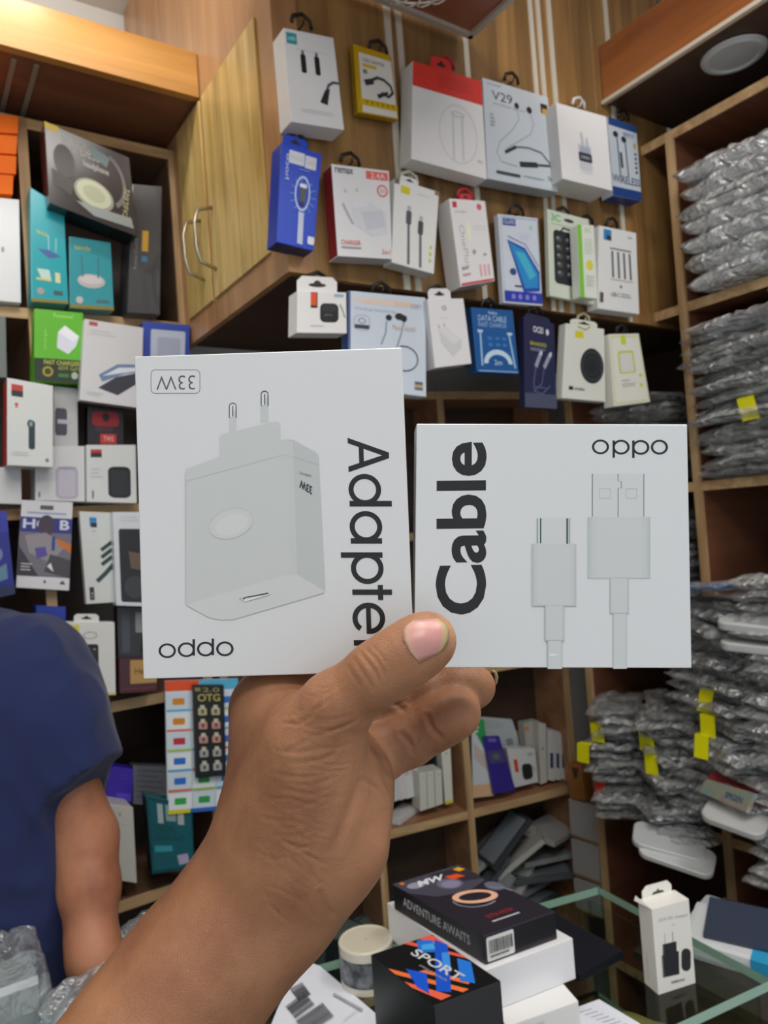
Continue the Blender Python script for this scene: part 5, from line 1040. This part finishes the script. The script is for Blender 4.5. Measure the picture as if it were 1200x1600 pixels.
# ---------------------------------------------------------------- the two held boxes
def heldbox(name, label, px, deps, th, col):
    q = [dep(x, y, d) for (x, y), d in zip(px, deps)]
    n = (q[1]-q[0]).cross(q[3]-q[0]).normalized()
    if n.dot(q[0]) < 0: n = -n
    r = root(name, (q[2]+q[3])/2+n*th/2, label, 'box')
    MB().hexa(q, n*th, mat(col, .32, coat=.15)).build('carton', r, bevel=.0007, segs=3)
    return r, q, n
r, q, n = heldbox('adapter_box', 'large white Adapter box held upside down in the hand, left one', [(210,557),(628,543),(648,1049),(224,1061)], (.303, .303, .299, .299), .026, 'cfd1d4')
fA = lambda x, y: onp(x, y, q[0], n)
ZA = lambda x, y: onp(200+x/2.609, 530+y/2.609, q[0], n)
P = Print(ZA, -n, .00003, .35); s1, s2_, s3 = 'bec2c3', 'b5babb', 'c5c8c9'
P.p([(412, 290), (442, 290), (442, 378), (412, 384)], s1); P.p([(540, 240), (573, 240), (573, 338), (540, 342)], s1)
for cx, ty in ((427, 275), (557, 226)):
    P.e(cx, ty, 16, 16, '3a3f44', 13, a0=180, a1=360, riy=12); P.r(cx-16, ty, cx-12, ty+46, '5a6066'); P.r(cx+12, ty, cx+16, ty+46, '4a5056'); P.r(cx-2, ty-2, cx+2, ty+40, '3c4248'); P.r(cx-11, ty, cx-2, ty+44, 'd4d6d8')
P.p([(372, 402), (382, 390), (400, 384), (600, 336), (614, 338), (620, 348), (622, 412), (622, 470), (375, 490)], s1)
P.p([(232, 545), (240, 530), (375, 478), (622, 412), (650, 408), (668, 414), (680, 430), (690, 700), (690, 965), (640, 968), (244, 1085), (235, 1078)], s1)
P.p([(655, 410), (676, 412), (766, 462), (777, 476), (803, 1015), (800, 1030), (688, 968)], s2_)
P.p([(645, 420), (672, 416), (690, 962), (664, 960)], 'bdc1c2')
P.p([(235, 1082), (640, 962), (690, 960), (800, 1024), (798, 1034), (430, 1142), (380, 1144), (330, 1134)], s3)
P.l([(235, 1082), (330, 1134), (380, 1144), (430, 1142), (798, 1034)], .0002, 'a9adae'); P.l([(236, 550), (235, 1080)], .0002, 'b1b5b6'); P.l([(240, 578), (640, 470), (780, 512)], .00012, 'b3b8b9')
P.e(420, 750, 94, 62, 'b9bdbf', rot=-18); P.e(421, 752, 88, 56, 'c3c6c7', rot=-18); P.e(424, 756, 70, 40, 'c8cbcc', rot=-18)
P.p([(455, 1058), (572, 1033), (580, 1042), (478, 1071)], 'd4d6d7'); P.l([(455, 1058), (572, 1033), (580, 1042), (478, 1071), (455, 1058)], .00018, '6f7376'); P.l([(470, 1060), (480, 1053), (572, 1036)], .0005, '2d3438')
P.t('33W', (750, 600), (-50, -30), (-1, 34), '2d3136', .02); P.t('33W', (751, 601), (-50, -30), (-1, 34), '2d3136', .02); P.t('SUPERVOOC', (747, 553), (-50, -14), (0, 10), '6a6e72')
P.build(r, 'printed_charger')
P = Print(ZA, -n, .00003, .35)
P.rr(93, 124, 294, 222, 18, 18, '4a4e54', 2.2); P.t('33W', (273, 147), (-158, 2), (1, 58), '50545a', -.01)
P.build(r, 'printed_badge')
def ring(P, x, y, rx, ry, w, wy=None, **k): P.e(x, y, rx, ry, '0c0f12', rx-w, riy=ry-(wy or w*.85), n=48, **k)
INK = '0c0f12'
P = Print(ZA, -n, .00003, .35)
ring(P, 160, 1270, 35.5, 30, 9.5); ring(P, 238, 1266, 35, 30, 9.5); P.r(263, 1223, 273, 1290, INK); ring(P, 316, 1263, 35, 30, 9.5); P.r(341, 1220, 351, 1288, INK); ring(P, 395, 1262, 35.5, 30, 9.5)
P.build(r, 'logo_lettering')
bx = lambda y: 543+(y-684)*.031
P = Print(lambda s, h: fA(bx(s)+h, s), -n, .00003, .35)
P.p([(684, 0), (692.5, 0), (711.5, 53), (729, 0), (738, 0), (716, 64), (707, 64)], INK); P.p([(691, 17), (731, 17), (728.5, 24.5), (693.5, 24.5)], INK)
def rg(s, a0=0, a1=360): P.e(s, 24.5, 24.5, 25.5, INK, 16.5, riy=17.5, n=48, a0=a0, a1=a1)
rg(765); P.r(782.5, 0, 791.5, 66, INK); rg(823); P.r(841, 0, 849.5, 49, INK); rg(888); P.r(863, -16, 871.5, 49, INK)
P.r(921, 0, 929.5, 62, INK); P.r(914, 40, 937.5, 48, INK); rg(966, 0, 322); P.r(943, 20.5, 990, 28, INK); P.r(1000, 0, 1008.5, 48, INK); P.e(1022, 26, 20, 23, INK, 12, riy=15, a0=70, a1=180, n=20)
P.build(r, 'large_lettering')

r2, q2, n2 = heldbox('cable_box', 'white Cable box with two cable plugs held in the hand, right one', [(651,662),(1074,663),(1081,1044),(647,1043)], (.302, .302, .300, .300), .024, 'd0d3d6')
ZB = lambda x, y: onp(640+x/2.609, 640+y/2.609, q2[0], n2)
P = Print(ZB, -n2, .00003, .35); g1, g2, g3, g4 = 'c3c6c7', 'bcc1c1', 'b3babb', 'c9cccd'
def cyl(a, b, c, d, base, edge, hi=None):
    w = c-a; P.r(a, b, c, d, edge)
    for k, col in ((.03, 'b9c1c1'), (.07, 'bfc5c5'), (.13, 'c3c7c8')): P.r(a+w*k, b, c-w*k, d, col if not hi else hi[int(k*30) % 3])
P.r(745, 262, 955, 438, g4); P.r(743, 262, 746.5, 437, '5f666b'); P.r(953, 262, 956.5, 437, '6c8280')
P.l([(850, 262), (850, 292), (863, 292), (863, 320), (850, 320), (850, 437)], .00025, '474c50')
for a in (773, 881): P.rr(a, 322, a+46, 362, 4, 4, 'a4a8aa', 1.6)
cyl(725, 438, 981, 689, g1, 'b0bbbb'); P.r(725, 684, 981, 689, 'b4bcbc'); cyl(815, 689, 893, 832, g1, 'a4b0b0'); cyl(828, 832, 885, 1056, g1, 'adb7b7'); P.r(815, 828, 893, 832, 'a8b2b2')
P.r(520, 443, 652, 548, g4); P.r(519, 443, 524, 546, '8fa09f'); P.r(530, 443, 536, 545, '2f4a4c'); P.r(638, 443, 645, 547, '2f4a4c'); P.r(648, 443, 653, 545, '8fa09f'); P.r(524, 443, 530, 546, 'd8dbdc')
cyl(498, 548, 678, 800, g1, 'b0bbbb'); P.r(498, 795, 678, 800, 'b4bcbc'); cyl(550, 800, 629, 942, g1, 'a4b0b0'); cyl(561, 942, 620, 1056, g1, 'adb7b7'); P.r(550, 938, 629, 942, 'a8b2b2'); P.e(582, 998, 16, 5, 'd8dcdc')
P.build(r2, 'printed_plugs')
P = Print(ZB, -n2, .00003, .35); w = 10
ring(P, 778, 152, 35, 30, 9.5); P.r(827, 126, 837, 196, INK); ring(P, 862, 153, 35, 30, 9.5); P.r(907, 126, 917, 197, INK); ring(P, 942, 154, 35, 30, 9.5); ring(P, 1018, 153, 35, 30, 9.5)
P.build(r2, 'logo_lettering')
P = Print(lambda x, y: onp(x, y, q2[0], n2), -n2, .00003, .35); P.t('Cable', (759.5, 960), (1, -270), (-79, 1), '0c0d0f', .024); P.build(r2, 'large_lettering')

# ---------------------------------------------------------------- the hand that holds them
def J(x, y, d, r): return (tuple(dep(x, y, d)), r*d/FPX)
def chain(*js):
    js = [J(*j) for j in js]; return [(js[i][0], js[i+1][0], js[i][1], js[i+1][1]) for i in range(len(js)-1)]
hf = Field()
hf.group(chain((60,1800,.245,118),(248,1604,.275,114),(324,1505,.285,109),(398,1415,.293,101),(448,1340,.297,96))
         +chain((400,1400,.302,92),(442,1240,.312,80),(446,1120,.318,74),(440,1112,.330,66))
         +chain((455,1375,.300,92),(508,1305,.300,90),(536,1225,.312,66),(506,1150,.325,56))
         +chain((448,1320,.292,90),(482,1235,.290,80),(496,1160,.288,64)), .014)
hf.group(chain((440,1300,.290,78),(488,1165,.283,60),(524,1104,.278,50),(590,1052,.2740,44),(632,1025,.2735,43),(664,1003,.2745,38.5),(670,1000,.275,36.5)), .008, .014)     # thumb
hf.group(chain((415,1105,.332,52),(440,1070,.348,44),(520,1010,.360,40),(620,985,.358,36)), .008, .008)    # index
hf.group(chain((430,1115,.338,50),(500,1075,.352,42),(600,1035,.356,38),(690,1010,.354,33)), .008, .006)    # middle
hf.group(chain((470,1130,.335,52),(560,1125,.345,40),(620,1105,.3475,38),(672,1085,.3455,35),(720,1075,.343,35),(741,1073,.342,33)), .005, .004)      # ring
hf.group(chain((540,1210,.322,48),(592,1178,.330,40),(640,1156,.332,38),(682,1131,.331,37),(708,1117,.329,35),(716,1113,.3285,34)), .005, .004)      # little
# skin folds: polylines in the photograph's frame, pressed into the surface
folds = [
 ([(590,1190),(603,1215),(612,1238)], 1.1, 5), ([(566,1218),(590,1232),(606,1252)], .7, 4), ([(576,1140),(590,1170),(604,1200),(614,1212)], .9, 4),
 ([(628,1148),(640,1160),(646,1175)], .6, 4), ([(668,1120),(676,1140),(690,1153)], .7, 4), ([(640,1170),(652,1165),(652,1155)], .3, 3), ([(618,1100),(634,1112)], .5, 4), ([(612,1102),(632,1096)], .4, 3),
 ([(520,1330),(545,1270),(565,1210)], .5, 8), ([(500,1395),(512,1420),(520,1430)], .7, 4),
 ([(563,1020),(574,1034),(586,1050),(592,1066)], .28, 2.6), ([(572,1014),(586,1028),(597,1044),(601,1060)], .22, 2.6), ([(552,1028),(562,1044),(574,1062),(582,1078)], .26, 2.6), ([(582,1010),(594,1022),(604,1036)], .16, 2.4), ([(542,1040),(552,1056),(562,1072)], .2, 2.6)]
def curv(x0, y0, x1, y1, sag, amp, w):
    mx_, my_ = (x0+x1)/2, (y0+y1)/2+sag; return ([(x0+(x1-x0)*t+2*t*(1-t)*(mx_-(x0+x1)/2), y0+(y1-y0)*t+4*t*(1-t)*sag) for t in [i/6 for i in range(7)]], amp, w)
fr = random.Random(5)
for i in range(46):
    t = i/45; x0 = 450+fr.uniform(-20, 55)-30*t; y0 = 1115+t*215+fr.uniform(-7, 7); L_ = fr.uniform(30, 85)*(1-.2*t); folds.append(curv(x0, y0, x0+L_, y0-16+fr.uniform(-14, 14)+26*t, fr.uniform(0, 10), fr.uniform(.12, .36), fr.uniform(1.7, 3.0)))
for i in range(14):
    x0 = 430+fr.uniform(-20, 60); y0 = 1340+fr.uniform(-20, 90); folds.append(curv(x0, y0, x0+fr.uniform(20, 50), y0+fr.uniform(20, 50), fr.uniform(-4, 8), fr.uniform(.12, .25), 2.6))
for i in range(10):
    x0 = 455+i*4+fr.uniform(-6, 6); y0 = 1128-i*6; folds.append(curv(x0, y0, x0+40, y0-10, 6, .22, 2.4))
cRn, cUn, cFn = np.array(CR), np.array(CU), np.array(CF)
def press(v, g):
    d = v@cFn; px = 600+FPX*(v@cRn)/d; py = 800-FPX*(v@cUn)/d; facing = np.clip(-(g@cFn)*1.5+.3, 0, 1); disp = np.zeros(len(v))
    for pts, amp, w in folds:
        pts = np.array(pts, float); x0, y0 = pts.min(0)-12; x1, y1 = pts.max(0)+12; s = (px > x0) & (px < x1) & (py > y0) & (py < y1)
        if not s.any(): continue
        X = np.stack([px[s], py[s]], 1); best = np.full(len(X), 1e9); bt = np.zeros(len(X))
        for i in range(len(pts)-1):
            a, b = pts[i], pts[i+1]; ba = b-a; h = np.clip(((X-a)@ba)/(ba@ba), 0, 1); dd = np.sqrt(((X-a-h[:, None]*ba)**2).sum(1)); k = dd < best; best[k] = dd[k]; bt[k] = (i+h[k])/(len(pts)-1)
        disp[s] += amp*np.exp(-(best/w)**2)*np.sin(np.pi*np.clip(bt*.9+.05, 0, 1))**.5-amp*.25*np.exp(-((best-w*2.2)/w)**2)
    return v-g*(disp*facing*.0011)[:, None]
hv = np.array([g[k] for gr in hf.g for g in gr[0] for k in (0, 1)])
hp = root('person', dep(450, 1500, .30), 'outstretched bare left forearm and hand of a person pinching two white boxes', 'person')
hand = field_mesh('hand', hf, hv.min(0)-.034, hv.max(0)+.034, .0008, SKIN, hp, press)
# thumb nail and ring finger nail as thin curved plates on the surface
def march(px, py, d0=.24):
    o = np.array(ray(px, py)); t = d0
    for _ in range(80):
        s = hf((o*t)[None])[0]
        if s < 2e-5: return o*t
        t += s*.9
        if t > .5: return None
    return o*t
def nail(name, outline, cols, lift, parent, dome=.0006, extra=0):
    """outline in the photograph; rows from root edge to tip edge"""
    A, B = outline; nu, nv = 14, 10; vs = []; fs = []; vlast = dep(A[0][0], A[0][1], .341)
    def pl(P, t):
        t = t*(len(P)-1); i = min(int(t), len(P)-2); f = t-i; return (P[i][0]*(1-f)+P[i+1][0]*f, P[i][1]*(1-f)+P[i+1][1]*f)
    for i in range(nu+1):
        for j in range(nv+1):
            a = pl(A, j/nv); b = pl(B, j/nv); s = i/nu; x, y = a[0]*(1-s)+b[0]*s, a[1]*(1-s)+b[1]*s
            p = march(x, y); 
            if p is None: p = vlast
            vlast = p; vs.append(Vector(p)-CF*(lift*(.35+.65*math.sin(math.pi*min(max(j/nv, .06), .94)))+dome*math.sin(math.pi*j/nv)*min(1, s*2+.3)))
    mb = MB(); k = nv+1
    for i in range(nu):
        m = cols[0] if i < nu*.1 else cols[1] if i < nu*.82 else cols[2]
        mb.add(vs[i*k:(i+2)*k], [(j, j+1, k+j+1, k+j) for j in range(nv)], m)
    o = mb.build(name, parent, smooth=True); s = o.modifiers.new('thickness', 'SOLIDIFY'); s.thickness = .0005; return o
NM = [mat('b08a78', .35), mat('b4807a', .38), mat('a5946c', .35)]
nail('thumbnail', ([(655,1036),(640,1018),(630,998),(629,984),(633,977),(645,969)], [(682,1023),(694,1013),(701,1000),(702,985),(697,974),(683,966)]), NM, .0004, hp)
MB().tube([dep(769,1047,.342), dep(774,1051,.3415), dep(776,1058,.3415), dep(775,1066,.3415), dep(771,1073,.342)], [.0004, .0008, .0009, .0008, .0004], NM[2], 8).build('fingernail', hp, smooth=True)

# ---------------------------------------------------------------- the shopkeeper behind the counter
bc = dep(-118, 1100, 1.04); gx, gy = bc.x, bc.y
def Wp(x, y, z): return (gx+x*.834+y*-.552*0, gy-x*.552*0+y, z)
ux = Vector((CR.x, CR.y, 0)).normalized(); uy = Vector((-ux.y, ux.x, 0))           # ux: his left (picture right), uy: away from the camera
def B(x, y, z): p = Vector((bc.x, bc.y, 0))+ux*x+uy*y; return (p.x, p.y, z)
eye = -.0
sh, el, wr, hd = dep(48, 1064, 1.01), dep(132, 1310, 1.0), dep(142, 1452, .95), dep(148, 1490, .935)
bf = Field()
armL = [(tuple(sh), tuple(el), .040, .043), (tuple(el), tuple(dep(140, 1390, .97)), .043, .038), (tuple(dep(140, 1390, .97)), tuple(wr), .038, .031)]
bf.group([(B(-.11, 0, -.22), B(-.09, 0, -.60), .10, .10), (B(.11, 0, -.22), B(.09, 0, -.60), .10, .10), (B(-.13, .01, -.17), B(.13, .01, -.17), .05, .05),
          (B(0, .01, -.16), B(0, -.01, .02), .056, .05)], .06)
bf.group([(B(-.09, 0, -.66), B(-.10, 0, -1.08), .088, .056), (B(-.10, 0, -1.08), B(-.11, .02, -1.44), .054, .036), (B(-.11, .01, -1.45), B(-.12, -.12, -1.47), .032, .028)], .03, .04)
bf.group([(B(.09, 0, -.66), B(.10, 0, -1.08), .088, .056), (B(.10, 0, -1.08), B(.11, .02, -1.44), .054, .036), (B(.11, .01, -1.45), B(.12, -.12, -1.47), .032, .028)], .03, .04)
bf.group(armL, .012, .02)
bf.group([(tuple(wr), tuple(hd), .029, .030), (tuple(hd), tuple(dep(156, 1512, .925)), .030, .026)], .02, .012)
def dp(*a): return tuple(dep(*a))
bf.group([(dp(128,1470,.94), dp(124,1500,.93), .017, .013), (dp(124,1500,.93), dp(120,1528,.925), .012, .010)], .01, .012)     # thumb
for k, (x, y) in enumerate(((140, 1535), (155, 1542), (170, 1540), (184, 1530))):
    bf.group([(dp(142+k*9, 1500, .93), dp(x-3+k, y-14, .922), .0125, .011), (dp(x-3+k, y-14, .922), dp(x, y, .925), .011, .009)], .008, .008)
shR = B(-.21, .0, -.16); elR = B(-.27, -.03, -.42); wrR = B(-.20, -.20, -.52)
bf.group([(shR, elR, .06, .048), (elR, wrR, .047, .028), (wrR, B(-.18, -.27, -.53), .028, .03)], .03, .05)
for k in range(4): bf.group([(B(-.20+k*.016, -.28, -.53), B(-.19+k*.016, -.34, -.545), .011, .009)], .005, .008)
bf.group([(B(-.15, -.24, -.52), B(-.13, -.29, -.53), .012, .010)], .005, .01)
hc = B(0, -.03, .11)
def ell(c, r):
    c = np.array(c); r = np.array(r); M_ = np.array([ux, uy, (0, 0, 1)])
    def f(P):
        q = ((P-c)@M_.T)/r; l = np.sqrt((q**2).sum(1)); return (l-1)*r.min()
    return f
bf.group([ell(hc, (.076, .095, .108)), ell(B(0, -.065, .045), (.050, .05, .055))], .04, .03)
bf.group([(B(0, -.118, .115), B(0, -.138, .085), .008, .015), ell(B(-.012, -.13, .083), (.008, .01, .008)), ell(B(.012, -.13, .083), (.008, .01, .008))], .01, .012)
bf.group([ell(B(.078, -.02, .11), (.010, .018, .030))], .01, .006); bf.group([ell(B(-.078, -.02, .11), (.010, .018, .030))], .01, .006)
bf.group([ell(B(0, -.117, .055), (.024, .012, .005))], .01, .004); bf.group([ell(B(0, -.113, .043), (.020, .012, .006))], .01, .004)
mn_ = np.array([gx-.45, gy-.45, -1.51]); mx_ = np.array([gx+.45, gy+.45, .26])
man = root('person', B(0, 0, FLOOR), 'man in a navy blue t-shirt behind the counter at the left edge, arm reaching down', 'person')
field_mesh('body', bf, mn_, mx_, .0075, SKIN2, man)
cloth = mat('26306a', .85, name='navy_cotton', bump=(260, .3, .001)); 
cl = bpy.data.materials.new('navy_tshirt'); cl.use_nodes = True; nt = cl.node_tree; b = nt.nodes['Principled BSDF']; b.inputs['Roughness'].default_value = .9; b.inputs['Specular IOR Level'].default_value = .2
b.inputs['Base Color'].default_value = rgb('212a52'); b.inputs['Sheen Weight'].default_value = .15
sf = Field(); ha, hb = dep(60, 1238, .985), dep(180, 1188, .985); hem = dep(126, 1213, .99)
sl = (hem-sh).normalized()
def cut(inner, o, d):                      # inner shape ended by the plane through o with normal d
    o = np.array(o); d = np.array(d)
    return lambda P: np.maximum(inner(P), (P-o)@d)
sf.group([cut(lambda P: Field.smin(Field.cone(P, tuple(sh), tuple(dep(92, 1128, 1.0)), .054, .060), Field.cone(P, tuple(dep(92, 1128, 1.0)), tuple(hem+sl*.03), .060, .054), .02), hem, sl)], .02, .022)
slR = (Vector(elR)-Vector(shR)).normalized()
sf.group([cut(lambda P: Field.cone(P, shR, elR, .072, .07), Vector(shR)+slR*.17, slR)], .02, .04)
sf.group([(B(-.115, 0, -.22), B(-.10, 0, -.66), .128, .125), (B(.115, 0, -.22), B(.10, 0, -.66), .128, .125), (B(-.14, .01, -.165), B(.14, .01, -.165), .066, .066), (B(0, .01, -.14), B(0, .0, -.09), .085, .072)], .06, .05)
sff = lambda P: np.maximum(np.maximum(sf(P), -(P[:, 2]+.70)), -(np.sqrt(((P-np.array(B(0, -.03, -.05)))**2).sum(1))-.078))
def drape(v, g):
    d = np.array([noise.noise(Vector((p[0]*16, p[1]*16, p[2]*7)))+.8*(.4-abs(noise.noise(Vector((p[0]*14+p[2]*12+3, p[1]*14, p[2]*9-p[0]*16))))*1.6) for p in v]); return v+g*(d*.007)[:, None]
field_mesh('t_shirt', sff, mn_, mx_, .006, cl, man, drape)
tf = Field(); tf.group([(B(-.09, 0, -.70), B(-.10, 0, -1.08), .108, .082), (B(-.10, 0, -1.08), B(-.11, .02, -1.42), .080, .065), (B(.09, 0, -.70), B(.10, 0, -1.08), .108, .082), (B(.10, 0, -1.08), B(.11, .02, -1.42), .080, .065), (B(-.07, 0, -.64), B(.07, 0, -.64), .115, .115)], .02)
field_mesh('trousers', lambda P: np.maximum(tf(P), (P[:, 2]+.60)), mn_, mx_, .01, mat('12141c', .85), man)
ff = Field(); 
for s in (-1, 1): ff.group([(B(.11*s, .03, -1.46), B(.125*s, -.15, -1.465), .040, .036)], .01, .01)
field_mesh('shoes', ff, mn_, mx_, .009, mat('1a1a1a', .4), man)
hfn = lambda P: np.maximum(np.maximum(ell(B(0, -.022, .13), (.084, .102, .105))(P), -(ell(B(0, -.10, .07), (.075, .07, .085))(P))), -(P[:, 2]-.08))
field_mesh('hair', hfn, mn_, mx_, .006, mat('14110f', .7, bump=(200, .8, .004)), man)
for s in (-1, 1):
    c = Vector(B(.032*s, -.112, .12)); m = MB(); m.lathe([(.0001, .013), (.006, .0115), (.011, .007), (.013, 0)], c+uy*.008, mat('e4dcd4', .3), 16, tuple(-uy)); e = m.build('eye', man, smooth=True)
    m = MB(); m.lathe([(.0001, .0142), (.0055, .0128)], c+uy*.008, mat('1c120c', .2), 16, tuple(-uy)); m.build('iris', e)
    m = MB(); m.tube([Vector(B(.015*s, -.127, .143)), Vector(B(.032*s, -.125, .149)), Vector(B(.052*s, -.112, .143))], [.003, .0042, .002], mat('14110f', .8)); m.build('eyebrow', man, smooth=True)
